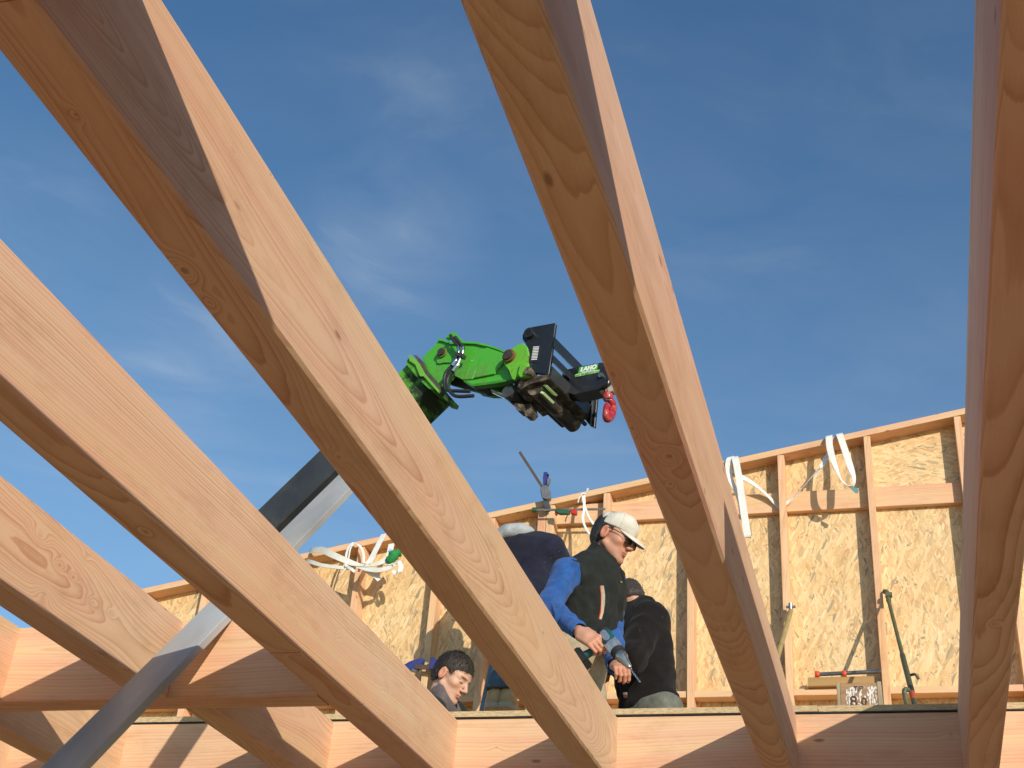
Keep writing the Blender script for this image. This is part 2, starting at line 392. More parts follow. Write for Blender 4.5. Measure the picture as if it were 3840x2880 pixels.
def tube(bm, pts, r, n=10, smooth=6):
    pts = catmull(pts, smooth) if smooth else [Vector(p) for p in pts]
    rings = []; prev = None
    for i, p in enumerate(pts):
        d = (pts[min(i+1, len(pts)-1)] - pts[max(i-1, 0)]).normalized()
        if prev is None: u = d.orthogonal().normalized()
        else: u = (prev - d*prev.dot(d)).normalized()
        prev = u; v = d.cross(u); rr = r(i/(len(pts)-1)) if callable(r) else r
        rings.append([bm.verts.new(p + (u*math.cos(2*PI*k/n) + v*math.sin(2*PI*k/n))*rr) for k in range(n)])
    for i in range(len(rings)-1):
        for k in range(n): bm.faces.new((rings[i][k], rings[i][(k+1) % n], rings[i+1][(k+1) % n], rings[i+1][k]))
    bm.faces.new(rings[0][::-1]); bm.faces.new(rings[-1])
def ribbon(bm, pts, wid, wd, th=0.002, m=7, crease=0.0):
    """flat webbing: pts are centres, wd width direction(s) per point"""
    n = len(pts); wd = [Vector(q) for q in (wd if isinstance(wd, list) else [wd]*n)]
    P = catmull(pts, m); Wd = catmull(wd, m)
    rows = []
    for i, p in enumerate(P):
        d = (P[min(i+1, len(P)-1)] - P[max(i-1, 0)]).normalized()
        u = Wd[i]; ln = u.length; u = (u - d*u.dot(d))
        u = u.normalized() if u.length > 1e-4 else d.orthogonal().normalized()
        nn = d.cross(u).normalized(); hw = wid*0.5*min(1.0, ln)
        rows.append([bm.verts.new(p + u*s*hw + nn*(th*q + crease*(abs(s)-0.5)*wid)) for s, q in ((-1, -1), (0, -1), (1, -1), (1, 1), (0, 1), (-1, 1))])
    k = 6
    for i in range(len(rows)-1):
        for j in range(k): bm.faces.new((rows[i][j], rows[i][(j+1) % k], rows[i+1][(j+1) % k], rows[i+1][j]))
    bm.faces.new(rows[0][::-1]); bm.faces.new(rows[-1])
def text_mesh(name, body, size, mat, parent, mw, bold=0.0, shear=0.0, extrude=0.0008):
    cu = bpy.data.curves.new(name, 'FONT'); cu.body = body; cu.size = size; cu.extrude = extrude; cu.offset = bold; cu.shear = shear
    cu.align_x = 'CENTER'; cu.align_y = 'CENTER'; cu.resolution_u = 3
    o = bpy.data.objects.new(name, cu); COL.objects.link(o)
    dg = bpy.context.evaluated_depsgraph_get()
    me = bpy.data.meshes.new_from_object(o.evaluated_get(dg))
    bpy.data.objects.remove(o); bpy.data.curves.remove(cu)
    me.materials.clear()
    return put(name, me, mat, parent, mw)
def basis(o, x, y, z):
    return Matrix(((x[0], y[0], z[0], o[0]), (x[1], y[1], z[1], o[1]), (x[2], y[2], z[2], o[2]), (0, 0, 0, 1)))
# ------------------------------------------------------------------ framing dimensions (metres, camera at the origin)
HB = 1.2205; JD = 0.25; JW = 0.0974; HT = HB+JD; YN = 0.932; YH = 4.522; YT = 3.512
XR = {'E': -2.146, 'A': -1.5548, 'B': -0.963, 'C': -0.3454}     # right faces; the last joist is given by its left face
XLR = 0.1787
GROUND = -1.62; DECK = HT+0.0265

# ground and floor
gm, t, b = new_mat('earth')
tc = t.node('ShaderNodeTexCoord').outputs['Object']
t.set(b.inputs['Base Color'], t.ramp(t.noise(tc, 0.8, 6), [(0.3, (0.20, 0.16, 0.10)), (0.7, (0.32, 0.26, 0.17))])); b.inputs['Roughness'].default_value = 0.95
bm = bmesh.new(); box(bm, (-1500, -1500, GROUND-1), (1500, 1500, GROUND-0.12)); tag(from_bm('ground', bm, gm), kind='structure')
slab = plain('subfloor_boards', (0.54, 0.335, 0.17), 0.8, var=0.25, scale=2.5, bump=0.2, streak=(4, 0.3, 1))
bm = bmesh.new(); box(bm, (-8, -3, GROUND-0.12), (4, 8.4, GROUND)); tag(from_bm('floor', bm, slab), kind='structure')

# timber materials
def ku(px, py, xr, yc, ks, dark=0.8):          # knot on the underside
    p = PZ(px, py, HB); return (p.y-yc, -(p.x-(xr-JW/2)), ks, 'z', dark)
def kf(px, py, xr, yc, ks, dark=0.55):         # knot on the right face
    p = PX(px, py, xr); return (p.y-yc, p.z-(HB+JD/2), ks, 'y', dark)
YC = (YN+YH)/2; YCE = (YN+YT)/2
EAR, LAT = (0.69, 0.49, 0.325), (0.49, 0.26, 0.14)
mB = wood('fir_b', EAR, LAT, pith=(0.075, -0.02), tilt=(0.055, 0.012), freq=205, wob=0.022, seed=3.1,
          knots=[ku(694, 1015, XR['B'], YC, 0.016), ku(285, 430, XR['B'], YC, 0.007), ku(790, 1135, XR['B'], YC, 0.01, 0.2), ku(1270, 1715, XR['B'], YC, 0.009, .4), kf(1865, 2115, XR['B'], YC, 0.008, 0.4), kf(1015, 655, XR['B'], YC, 0.006, 0.7), kf(1330, 1120, XR['B'], YC, 0.011, 0.12)])
mC = wood('fir_c', (0.70, 0.485, 0.335), (0.50, 0.255, 0.15), pith=(-0.005, 0.11), tilt=(0.008, 0.050), freq=205, wob=0.022, seed=9.4, contrast=0.8,
          knots=[ku(2510, 1712, XR['C'], YC, 0.013), ku(2515, 1815, XR['C'], YC, 0.006), ku(2297, 1405, XR['C'], YC, 0.013, 0.45), ku(2370, 1608, XR['C'], YC, 0.011, .6), ku(2717, 2360, XR['C'], YC, 0.008), ku(2660, 2267, XR['C'], YC, 0.006, 0.6)])
mA = wood('fir_a', (0.71, 0.51, 0.335), (0.50, 0.265, 0.14), contrast=0.95, pith=(-0.02, 0.19), tilt=(0.012, 0.018), freq=120, wob=0.022, seed=15.7,
          knots=[ku(437, 1966, XR['A'], YC, 0.008), ku(547, 1995, XR['A'], YC, 0.009), ku(1395, 2762, XR['A'], YC, 0.007, .5),
                 kf(1278, 2390, XR['A'], YC, 0.009, 0.16), kf(1370, 2490, XR['A'], YC, 0.010, 0.2), kf(1443, 2588, XR['A'], YC, 0.011, 0.2), kf(1620, 2755, XR['A'], YC, 0.011, 0.25), kf(1108, 2228, XR['A'], YC, 0.007, 0.12), kf(1128, 2446, XR['A'], YC, 0.006, 0.9), kf(1362, 2640, XR['A'], YC, 0.007, 0.9)])
mE = wood('fir_e', EAR, LAT, pith=(0.05, 0.03), tilt=(0.03, -0.05), freq=170, wob=0.035, seed=22.3,
          knots=[kf(150, 2010, XR['E'], YCE, 0.016, 0.18), kf(223, 2120, XR['E'], YCE, 0.013, 0.35), kf(165, 2228, XR['E'], YCE, 0.017, 0.25), kf(320, 2090, XR['E'], YCE, 0.011, 0.2), kf(275, 2165, XR['E'], YCE, 0.009, 0.5), kf(350, 2260, XR['E'], YCE, 0.010, 0.22), kf(415, 2300, XR['E'], YCE, 0.010, 0.3)])
mR = wood('fir_r', (0.74, 0.545, 0.395), (0.52, 0.295, 0.18), pith=(0.03, 0.12), tilt=(0.012, 0.022), freq=150, wob=0.016, seed=31.9, contrast=0.95,
          knots=[ku(3730, 2340, XLR+JW, YC, 0.008, 0.4)])
mH = wood('fir_header', (0.72, 0.50, 0.325), (0.57, 0.325, 0.18), pith=(-0.06, 0.09), tilt=(0.004, 0.016), freq=85, wob=0.03, seed=41.0, knots=[(0.55, 0.02, 0.010, 'y', .4), (2.1, 0.05, 0.012, 'y', .4), (-1.3, -0.05, 0.012, 'y', .3)])
mT = wood('fir_trimmer', (0.73, 0.515, 0.335), (0.58, 0.34, 0.19), pith=(-0.08, 0.03), tilt=(0.02, 0.012), freq=90, wob=0.03, seed=52.0, knots=[(0.5, -0.01, 0.009, 'y', .35), (1.35, 0.04, 0.008, 'y', .4)])
mG = wood('fir_lumber', (0.70, 0.48, 0.30), (0.56, 0.32, 0.17), pith=(0.04, 0.10), tilt=(0.02, 0.02), freq=150, rand=True, wob=0.03)

# joists
def joist(name, xr, y0, y1, mat, label, group, warp=0.0003):
    x = xr-JW/2
    o = lumber(name, (x, y0, HB+JD/2), (x, y1, HB+JD/2), JW, JD, (0, 0, 1), mat, bev=0.0065, warp=warp, segs=36)
    return tag(o, label, 'joist', group)
GJ = 'bare fir joists of the upper floor'
joist('floor_joist', XR['A'], YN, YH-0.001, mA, 'long sunlit straight grained joist crossing from the left edge, third from the left', GJ)
joist('floor_joist', XR['B'], YN, YH-0.001, mB, 'long joist with arched grain and a wedge of shade, starting at the top left corner', GJ, 0.0005)
joist('floor_joist', XR['C'], YN, YH-0.001, mC, 'joist with wavy knotty underside, passing just right of the red crane hook', GJ)
joist('floor_joist', XLR+JW, YN, YH-0.001, mR, 'nearly upright shaded joist down the right edge', GJ)
joist('floor_joist', XR['E'], YN, YT-0.001, mE, 'joist with big pale branch knots, ending at the trimmer beside the grey bar', GJ)
joist('floor_joist', XR['E']-0.59, YN, YT-0.001, mG, 'joist cut off by the left edge, meeting the far left of the trimmer', GJ)
for xx in (XLR+0.60+JW, XLR+1.19+JW):
    joist('floor_joist', xx, YN, YH-0.001, mG, ['joist out of view, next right of the nearly upright joist', 'joist out of view, second right of the nearly upright joist'][xx > 1], GJ)
joist('floor_joist', XR['E']-1.18, YN, YT-0.001, mG, 'joist out of view beyond the left edge', GJ)
joist('floor_joist', -2.043, YT+0.101, YH-0.001, mG, 'short half shaded joist between trimmer and rim beam, right of the grey bar', GJ)
joist('floor_joist', -2.907, YT+0.101, YH-0.001, mG, 'short joist under the trimmer, behind the foot of the grey bar', GJ)
joist('floor_joist', -3.42, YT+0.101, YH-0.001, mG, 'short joist in the bottom left corner of the view', GJ)
joist('floor_joist', -4.0, YT+0.101, YH-0.001, mG, 'short joist out of view beyond the bottom left corner', GJ)
tag(lumber('rim_beam', (-6.5, YH+0.06, HB+JD/2), (2.6, YH+0.06, HB+JD/2), 0.12, JD, (0, 0, 1), mH, bev=0.003), 'laminated fir rim beam under the floor deck edge, taking the far ends of the joists', 'beam')
tag(lumber('trimmer_beam', (-6.0, YT+0.05, HB+JD/2), (XR['A']-JW-0.001, YT+0.05, HB+JD/2), 0.10, JD, (0, 0, 1), mT, bev=0.004, warp=0.0006, segs=40), 'fir trimmer beam crossing at the lower left behind the leaning grey bar', 'beam')
tag(lumber('rim_beam', (-6.5, YN-0.06, HB+JD/2), (2.6, YN-0.06, HB+JD/2), 0.12, JD-0.001, (0, 0, 1), mG, bev=0.003), 'rim beam overhead, its corner just showing at the top left corner of the view', 'beam')
# unseen timber added on the right joist to shade its neighbour and rim beam
tag(lumber('shade_timber', (XLR+0.067, 1.98, HT+0.083), (XLR+0.067, 4.62, HT+0.083), 0.075, 0.165, (0, 0, 1), mG), 'added unseen fir timber, casting shade from on top of the nearly upright right hand joist', 'timber')

# decks
mO = osb('osb_sheet'); mO2 = osb('osb_sheet_turned', turn=1.5); mOD = osb('osb_floor', flat=True); mOE = osb_edge('osb_cut_edge')
def deck(name, lo, hi):
    lo, hi = Vector(lo), Vector(hi); c = (lo+hi)/2
    bm = bmesh.new(); box(bm, lo-c, hi-c); bmesh.ops.recalc_face_normals(bm, faces=bm.faces)
    for f in bm.faces: f.material_index = 0 if abs(f.normal.z) > 0.5 else 1
    return tag(from_bm(name, bm, [mOD, mOE], None, Matrix.Translation(c)), kind='structure')
xs = [-6.4, -4.1, -1.62, -0.27, 2.5]
for i in range(4):
    deck('floor_deck', (xs[i]+0.002, YH-0.008+0.004*(i % 2), HT+0.006), (xs[i+1]-0.002, 8.42, DECK))
deck('floor_deck', (-6.4, -2.6, HT+0.004), (2.5, YN-0.012, DECK))
black = plain('black_membrane', (0.02, 0.02, 0.022), 0.5)
bm = bmesh.new(); box(bm, (-6.4, YH-0.004, HT+0.0012), (2.5, 8.3, HT+0.005)); tag(from_bm('sealing_membrane', bm, black), 'thin black sealing strip between rim beam and deck edge', 'membrane')

# ------------------------------------------------------------------ timber frame wall
YW = 8.12; SD = 0.12; YO = YW+SD
def ztop(x): return 0.5676*YW + 0.1756*x
wall = thing('timber_frame_wall', (-2.3, YW, DECK), 'open fir stud wall sheathed with strand board under a sloping top plate', 'wall')
SX = [-5.35, -4.86, -4.27, -3.67, -3.08, -2.70, -2.335, -2.275, -1.876, -1.29, -0.674, -0.097, 0.495, 0.715, 1.31, 1.90, 2.4]
for x in SX:
    zt = ztop(x+0.0225)-0.049
    lumber('stud', (x+0.0225, YW+SD/2, DECK), (x+0.0225, YW+SD/2, zt), 0.045 if x not in (-2.335, -2.275) else 0.057, SD-0.002, (0, 1, 0), mG, wall, bev=0.002)
sl = math.atan(0.1756)
lumber('top_plate', (-5.72, YW+SD/2-0.002, ztop(-5.72)-0.0228), (2.5, YW+SD/2-0.002, ztop(2.5)-0.0228), SD+0.004, 0.0455, (-math.sin(sl), 0, math.cos(sl)), mG, wall, bev=0.002)
GZ = 0.4962*8.165
for i in range(len(SX)-1):
    x0, x1 = SX[i]+0.046, SX[i+1]-0.001
    if SX[i] == -2.335: continue
    if SX[i] in (-2.335, -2.275): x0 += 0.006
    zc = (x0+x1)/2
    # upper girt, only where it fits below the plate
    if ztop(x0)-0.05 > GZ+0.10 and x1 < 0.6:
        hgt = 0.145
        lumber('girt', (x0, YO-0.0235, GZ+hgt/2), (x1, YO-0.0235, GZ+hgt/2), 0.045, hgt, (0, 0, 1), mG, wall, bev=0.002)
    bz = 0.3398*(YW+0.012)
    lumber('blocking', (x0, YW+0.012+0.053, bz+0.02), (x1, YW+0.012+0.053, bz+0.02), 0.104, 0.042, (0, 0, 1), mG, wall, bev=0.002)
    lumber('sole_plate', (x0, YW+SD/2, DECK+0.0235), (x1, YW+SD/2, DECK+0.0235), SD-0.004, 0.045, (0, 0, 1), mG, wall, bev=0.002)
# sheathing: four sheets butted
for i, (xa, xb) in enumerate([(-5.72, -3.66), (-3.66, -2.312), (-2.312, -0.0745), (-0.0745, 2.5)]):
    for (za, zb) in ((DECK, None),):
        bm = bmesh.new(); zmid = GZ+0.03
        def quadbox(x0, x1, z00, z01, z10, z11):
            pts = [Vector((x0, YO+0.001, z00)), Vector((x1, YO+0.001, z10)), Vector((x1, YO+0.001, z11)), Vector((x0, YO+0.001, z01))]
            prism(bm, pts, (0, 0.018, 0))
        lowtop = min(zmid, ztop(xa)-0.01)
        quadbox(xa+0.001, xb-0.001, DECK, ztop(xa)-0.004 if ztop(xa) < zmid+0.2 else zmid, DECK, ztop(xb)-0.004 if ztop(xa) < zmid+0.2 else zmid)
        mw = centre(bm); from_bm('sheathing', bm, mO, wall, mw)
        if ztop(xa) >= zmid+0.2:
            bm = bmesh.new()
            quadbox(xa+0.001, xb-0.001, zmid+0.003, ztop(xa)-0.004, zmid+0.003, ztop(xb)-0.004)
            mw = centre(bm); from_bm('sheathing', bm, mO2, wall, mw)

# leaning grey bar: rests on the trimmer's top edge
bar = plain('zinc_grey', (0.41, 0.41, 0.40), 0.45, metal=0.15, var=0.3, scale=5, bump=0.12, dirt=(0.34, 0.31, 0.26), dirt_amt=0.5, dirt_scale=4, streak=(0.25, 1, 1))
bd = Vector((0.0, 0.672, 0.741)).normalized(); bn = Vector((0, -bd.z, bd.y))
p0 = Vector((-2.026, YT-0.002, HT)) + bn*0.016
tag(lumber('grey_bar', p0-bd*4.1, p0+bd*1.75, 0.113, 0.028, bn, bar, bev=0.002), 'long flat grey metal bar leaning up through the joists against the trimmer', 'bar')
# ------------------------------------------------------------------ telehandler boom beyond the wall
CA = math.radians(15.5)
CC = Vector((math.sin(CA), math.cos(CA), 0)); CB = Vector((CC.y, -CC.x, 0)); ZU = Vector((0, 0, 1))
Q0 = PY(1560, 1460, 9.2)
def BPt(px, py, off=0.0):
    d = Vector(ray(px, py)); return d*((Q0.dot(CC)+off)/d.dot(CC))
def c5(pts, off=0.0): return [BPt(1480+x*0.2713, 1150+y*0.2713, off) for x, y in pts]
def c6(pts, off=0.0): return [BPt(1850+x*0.3014, 1180+y*0.3014, off) for x, y in pts]
RUST = (0.20, 0.09, 0.035); MUD = (0.27, 0.22, 0.15)
green = plain('boom_green', (0.075, 0.42, 0.03), 0.38, var=0.12, scale=3, spec=0.5, dirt=(0.12, 0.14, 0.045), dirt_amt=0.75, dirt_scale=3.6, coat=0.2, dlo=0.50, dhi=0.74)
greenw = plain('worn_green', (0.11, 0.40, 0.03), 0.5, var=0.2, scale=3, dirt=(0.02, 0.022, 0.018), dirt_amt=0.95, dirt_scale=5.0, streak=(1, 0.22, 1), dlo=0.44, dhi=0.56)
greenr = plain('rusty_green', (0.13, 0.44, 0.03), 0.5, var=0.15, scale=4, dirt=RUST, dirt_amt=0.9, dirt_scale=11, dlo=0.58, dhi=0.66)
boomgrey = plain('boom_grey', (0.045, 0.05, 0.055), 0.5, var=0.3, scale=2, dirt=(0.10, 0.095, 0.085), dirt_amt=0.5, dirt_scale=3)
bblack = plain('black_paint', (0.018, 0.02, 0.024), 0.3, var=0.3, scale=6, spec=0.5, dirt=(0.16, 0.13, 0.095), dirt_amt=0.5, dirt_scale=7, dlo=0.6, dhi=0.75)
muddy = plain('muddy_steel', (0.06, 0.045, 0.035), 0.8, var=0.4, scale=8, dirt=MUD, dirt_amt=0.9, dirt_scale=9, bump=0.5)
rusty = plain('rusty_steel', RUST, 0.75, var=0.45, scale=16, bump=0.4)
chrome = plain('chrome', (0.75, 0.75, 0.72), 0.18, metal=1.0, var=0.05)
steel = plain('steel', (0.33, 0.33, 0.32), 0.38, metal=0.85, var=0.2, scale=20)
rubber = plain('hose_rubber', (0.03, 0.03, 0.03), 0.5, var=0.3)
red = plain('hook_red', (0.42, 0.02, 0.025), 0.28, var=0.25, scale=18, coat=0.4, dirt=(0.42, 0.24, 0.2), dirt_amt=0.6, dirt_scale=14)
pinkst = plain('worn_red_steel', (0.45, 0.24, 0.20), 0.5, var=0.3, scale=20)
white = plain('white_paint', (0.8, 0.8, 0.78), 0.5, var=0.06)
stgreen = plain('sticker_green', (0.06, 0.42, 0.05), 0.35, var=0.06)
stpale = plain('sticker_and_slot_green', (0.55, 0.74, 0.36), 0.4, var=0.05)
boom = thing('telehandler_boom', c5([(1000, 800)])[0], 'green telehandler boom with black tool carriage reaching in from behind the wall', 'boom')
boom['label'] = 'green telescopic boom with a black tool carriage, reaching over the wall against the sky'
def bpart(name, bm, mat, parent=boom, smooth=None):
    mw = centre(bm); return from_bm(name, bm, mat, parent, mw, angle=smooth)
# grey outer section, then the green inner sections
bm = bmesh.new()
a1, a2 = BPt(1310, 1715, 0.10), BPt(1430, 1835, 0.10)
dirb = (BPt(1520, 1380, 0.1) - BPt(963, 1918, 0.1)).normalized()
A = [BPt(1440, 1453, 0.0), BPt(1503, 1523, 0.0)]
back = -dirb*5.8
prism(bm, [A[0], A[1], A[1]+back, A[0]+back], CC*0.30); bevel(bm, 0.012)
bpart('outer_section', bm, boomgrey)
bm = bmesh.new()
G0 = c5([(230, 735), (465, 1120)], 0.05)
prism(bm, [G0[0], G0[1], G0[1]-dirb*0.72, G0[0]-dirb*0.72], CC*0.35); bevel(bm, 0.01)
bpart('inner_section', bm, greenw)
# collar at the end of the inner section
bm = bmesh.new()
prism(bm, c5([(150, 785), (205, 690), (300, 790), (410, 920), (520, 1050), (570, 1100), (545, 1150), (470, 1130), (330, 1000)], 0.0), CC*0.37)
bpart('collar', bm, greenw)
bm = bmesh.new(); prism(bm, c5([(190, 670), (215, 662), (330, 770), (420, 930), (620, 1160), (600, 1185), (400, 960), (350, 960), (285, 800), (200, 745)], -0.02), CC*0.03)
bpart('collar_flange', bm, plain('pale_green', (0.17, 0.46, 0.05), 0.45, var=0.15))
bm = bmesh.new(); prism(bm, c5([(262, 668), (300, 672), (380, 745), (440, 880), (560, 1010), (640, 1100), (660, 1190), (600, 1160), (420, 940), (330, 770)], -0.012), CC*0.03)
bpart('wear_pad', bm, plain('dirty_grey', (0.085, 0.07, 0.055), 0.8, var=0.4, scale=20))
# goose neck: two side plates, top flange, belly plate
SIDE = [(385, 700), (470, 610), (600, 480), (655, 468), (760, 500), (930, 492), (1110, 500), (1280, 540), (1420, 590), (1530, 640), (1560, 720), (1520, 800), (1570, 870), (1625, 1010), (1350, 1045), (1075, 1080), (955, 1012), (830, 945), (760, 1010), (690, 1160), (560, 1010), (450, 880)]
bm = bmesh.new(); prism(bm, c5(SIDE, 0.05), CC*0.025); bevel(bm, 0.004)
bpart('side_plate', bm, green)
SIDE2 = [(385, 700), (600, 480), (930, 492), (1280, 540), (1530, 640), (1570, 870), (1625, 1010), (1420, 1070), (1150, 1120), (955, 1050), (830, 960), (690, 1160), (450, 880)]
bm = bmesh.new(); prism(bm, c5(SIDE2, 0.37), CC*0.025); bpart('side_plate', bm, green)
bm = bmesh.new()
top = [(590, 440), (660, 448), (760, 490), (930, 478), (1110, 485), (1290, 525), (1440, 575), (1545, 622)]
tp = c5(top, 0.03); tb = c5([(x, y+26) for x, y in top], 0.03)
prism(bm, tp+tb[::-1], CC*0.385); bpart('top_flange', bm, green)
bm = bmesh.new()                                   # front web and folded lower lip
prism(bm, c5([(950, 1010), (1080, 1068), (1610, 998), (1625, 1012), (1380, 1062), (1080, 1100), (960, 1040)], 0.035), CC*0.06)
bpart('belly_plate', bm, plain('belly_shade_green', (0.05, 0.25, 0.02), 0.5, var=0.3))  # darker than the boom green: the underside's shade is put into the colour
bm = bmesh.new(); prism(bm, c5([(1105, 645), (1150, 600), (1275, 560), (1290, 575), (1190, 690), (1080, 1000), (960, 1010), (945, 1000), (1020, 820)], 0.038), CC*0.014)
bevel(bm, 0.005); bpart('stiffener', bm, green)
bm = bmesh.new(); prism(bm, c5([(1275, 562), (1500, 640), (1490, 780), (1390, 900), (1385, 925), (1085, 985), (1190, 690)], 0.030), CC*0.02)
bevel(bm, 0.004); bpart('stiffener', bm, green)
bm = bmesh.new(); prism(bm, c5([(700, 430), (740, 380), (810, 345), (830, 350), (945, 480), (900, 488), (760, 420)], 0.10), CC*0.05); bpart('hose_bracket', bm, green)
bm = bmesh.new(); prism(bm, c5([(570, 710), (600, 640), (700, 590), (780, 640), (830, 740), (760, 775), (690, 765), (620, 790), (580, 780)], 0.035), CC*0.02); bevel(bm, 0.004); bpart('boss_plate', bm, green)
def pin(x, y, r, L, m1, m2, off=0.0):
    o = c5([(x, y)], off)[0]
    bm = bmesh.new(); cyl(bm, o-CC*0.012, o+CC*0.03, r*1.35, n=24); a = bpart('pin_collar', bm, m2, smooth=0.6)
    bm = bmesh.new(); cyl(bm, o-CC*0.03, o+CC*L, r, n=24); bevel(bm, 0.003) if False else None; bpart('pin', bm, m1, smooth=0.6)
darkst = plain('dark_steel', (0.05, 0.04, 0.032), 0.6, var=0.4, scale=20)
pin(660, 640, 0.036, 0.40, darkst, plain('green_brown', (0.15, 0.20, 0.04), 0.7, var=0.4), 0.03)
# near carriage bracket in rusty light green with its pivot pin
bm = bmesh.new()
prism(bm, c5([(1500, 700), (1530, 640), (1600, 600), (1700, 520), (1770, 500), (1830, 560), (1850, 650), (1830, 740), (1850, 800), (1800, 900), (1700, 960), (1650, 1010), (1620, 1000), (1590, 880), (1510, 790)], -0.02), CC*0.03)
bevel(bm, 0.004); bpart('tilt_bracket', bm, greenr)
bm = bmesh.new(); prism(bm, c5([(1500, 700), (1600, 600), (1770, 500), (1850, 650), (1800, 900), (1650, 1010), (1510, 790)], 0.42), CC*0.03); bpart('tilt_bracket', bm, greenr)
pin(1580, 680, 0.044, 0.5, darkst, rusty, -0.035)
# tilt cylinder, its rod and cross tubes in the shade below
bm = bmesh.new(); A0, A1 = c5([(840, 985), (1330, 1120)], 0.22); cyl(bm, A0, A1, 0.075, n=20); bpart('tilt_cylinder', bm, boomgrey, smooth=0.6)
bm = bmesh.new(); A0, A1 = c5([(1300, 1110), (1560, 1230)], 0.22); cyl(bm, A0, A1, 0.036, n=16); bpart('cylinder_rod', bm, chrome, smooth=0.6)
bm = bmesh.new(); A0 = c5([(1560, 1170)], 0.04)[0]; cyl(bm, A0, A0+CC*0.38, 0.055, n=20); bpart('cross_tube', bm, boomgrey, smooth=0.6)
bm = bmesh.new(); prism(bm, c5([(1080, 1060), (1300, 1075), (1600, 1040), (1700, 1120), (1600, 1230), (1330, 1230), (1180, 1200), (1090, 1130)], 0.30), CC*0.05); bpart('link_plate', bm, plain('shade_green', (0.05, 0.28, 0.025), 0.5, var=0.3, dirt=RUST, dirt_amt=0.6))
bm = bmesh.new(); prism(bm, c5([(1620, 1000), (1720, 960), (1860, 1080), (1900, 1250), (1800, 1290), (1700, 1180)], 0.12), CC*0.30); bpart('link_plate', bm, muddy)
# bottom lugs
bm = bmesh.new(); prism(bm, c6([(210, 1085), (245, 1080), (250, 1130), (300, 1195), (370, 1200), (380, 1120)], 0.12), CC*0.1); bpart('lug', bm, muddy)
bm = bmesh.new(); prism(bm, c6([(390, 1110), (470, 1110), (500, 1210), (455, 1265), (400, 1265), (375, 1210)], 0.16), CC*0.08); bpart('lug', bm, muddy)
# hydraulic pipes and hoses
for pts in ([(770, 395), (820, 470), (880, 555), (880, 640), (845, 760), (770, 840), (700, 930), (685, 1040), (720, 1150), (860, 1165), (1040, 1170)],
            [(835, 420), (895, 500), (945, 560), (930, 640), (880, 760), (810, 880), (745, 970), (725, 1070), (780, 1190), (870, 1240), (1090, 1232)]):
    bm = bmesh.new(); tube(bm, c5(pts, -0.03), 0.016, 8, 5); bpart('hydraulic_hose', bm, rubber, smooth=1.0)
for pts in ([(880, 560), (885, 620), (850, 740), (800, 815)], [(945, 562), (935, 640), (870, 800), (810, 895)]):
    bm = bmesh.new(); tube(bm, c5(pts, -0.034), lambda t: 0.013+0.010*(t > 0.62), 10, 5); bpart('hydraulic_pipe', bm, chrome, smooth=1.0)
bm = bmesh.new(); prism(bm, c5([(840, 625), (940, 640), (925, 690), (830, 668)], -0.06), CC*0.06); bpart('pipe_clamp', bm, darkst)
# tool carriage
WC = 0.70
PL = [(762, 100), (775, 112), (735, 400), (690, 745), (480, 722), (445, 640), (440, 420), (360, 300), (362, 245), (400, 190), (475, 152)]
car = 'carriage_plate'
bm = bmesh.new(); prism(bm, c6(PL, 0.0), CC*0.03); bevel(bm, 0.004); plate = bpart(car, bm, bblack)
bm = bmesh.new(); prism(bm, [p for p in c6([(700, 280), (775, 112), (690, 745), (560, 740), (600, 400)], 0.0)], CC*0.03)
for v in bm.verts: v.co += CC*(WC-0.03)
bpart(car, bm, bblack)
o = c6([(462, 245)], 0.0)[0]
bm = bmesh.new(); cyl(bm, o-CC*0.035, o+CC*0.06, 0.047, n=24); bpart('pivot_boss', bm, bblack, smooth=0.6)
bm = bmesh.new(); cyl(bm, o-CC*0.037, o-CC*0.0345, 0.027, n=20); bpart('pivot_bore', bm, plain('bore_dark', (0.006, 0.006, 0.006), 0.7))
bm = bmesh.new(); prism(bm, c6([(310, 880), (300, 900), (345, 780), (430, 740), (560, 760), (690, 742), (720, 700), (700, 760), (560, 800), (445, 850), (330, 920)], 0.0), CC*0.04); bpart('lower_lip', bm, muddy)
# lower beam under the carriage: a channel with two painted slots in its sole
lowA = c6([(690, 742), (440, 780), (312, 905), (345, 925), (460, 860), (700, 800)], 0.0)
bm = bmesh.new(); prism(bm, lowA, CC*WC); bpart('lower_beam', bm, muddy)
bm = bmesh.new(); prism(bm, c6([(690, 742), (724, 640), (738, 646), (706, 790)], 0.0), CC*(WC+0.02)); bpart('lower_rail', bm, bblack)
o = c6([(480, 870)], 0.0)[0]
bm = bmesh.new(); cyl(bm, o+CC*0.05, o+CC*(WC+0.02), 0.07, n=20); bpart('lower_tube', bm, muddy, smooth=0.6)
bm = bmesh.new(); o = c6([(560, 800)], 0.0)[0]; cyl(bm, o+CC*WC, o+CC*(WC+0.11), 0.019, n=12); bpart('lock_pin', bm, darkst, smooth=0.6)
for s in ([(580, 815), (600, 800), (640, 812), (618, 828)], [(545, 905), (562, 885), (600, 900), (580, 922)]):
    q = c6(s, -0.0); bm = bmesh.new(); prism(bm, [p - ZU*0.022 + CC*0.05 for p in q], CC*0.17); bpart('lit_slot_plate', bm, stpale)  # pale plates: sunlit green seen through the slots is put into their colour
# locking claw at the near lower corner
bm = bmesh.new(); prism(bm, c6([(330, 600), (395, 595), (400, 640), (470, 660), (480, 720), (430, 760), (330, 780), (300, 740)], -0.05), CC*0.05); bevel(bm, 0.006); bpart('claw', bm, greenr)
bm = bmesh.new(); A0 = c6([(425, 695)], -0.07)[0]; cyl(bm, A0, A0+CC*0.1, 0.034, n=16); bpart('claw_pin', bm, muddy, smooth=0.6)
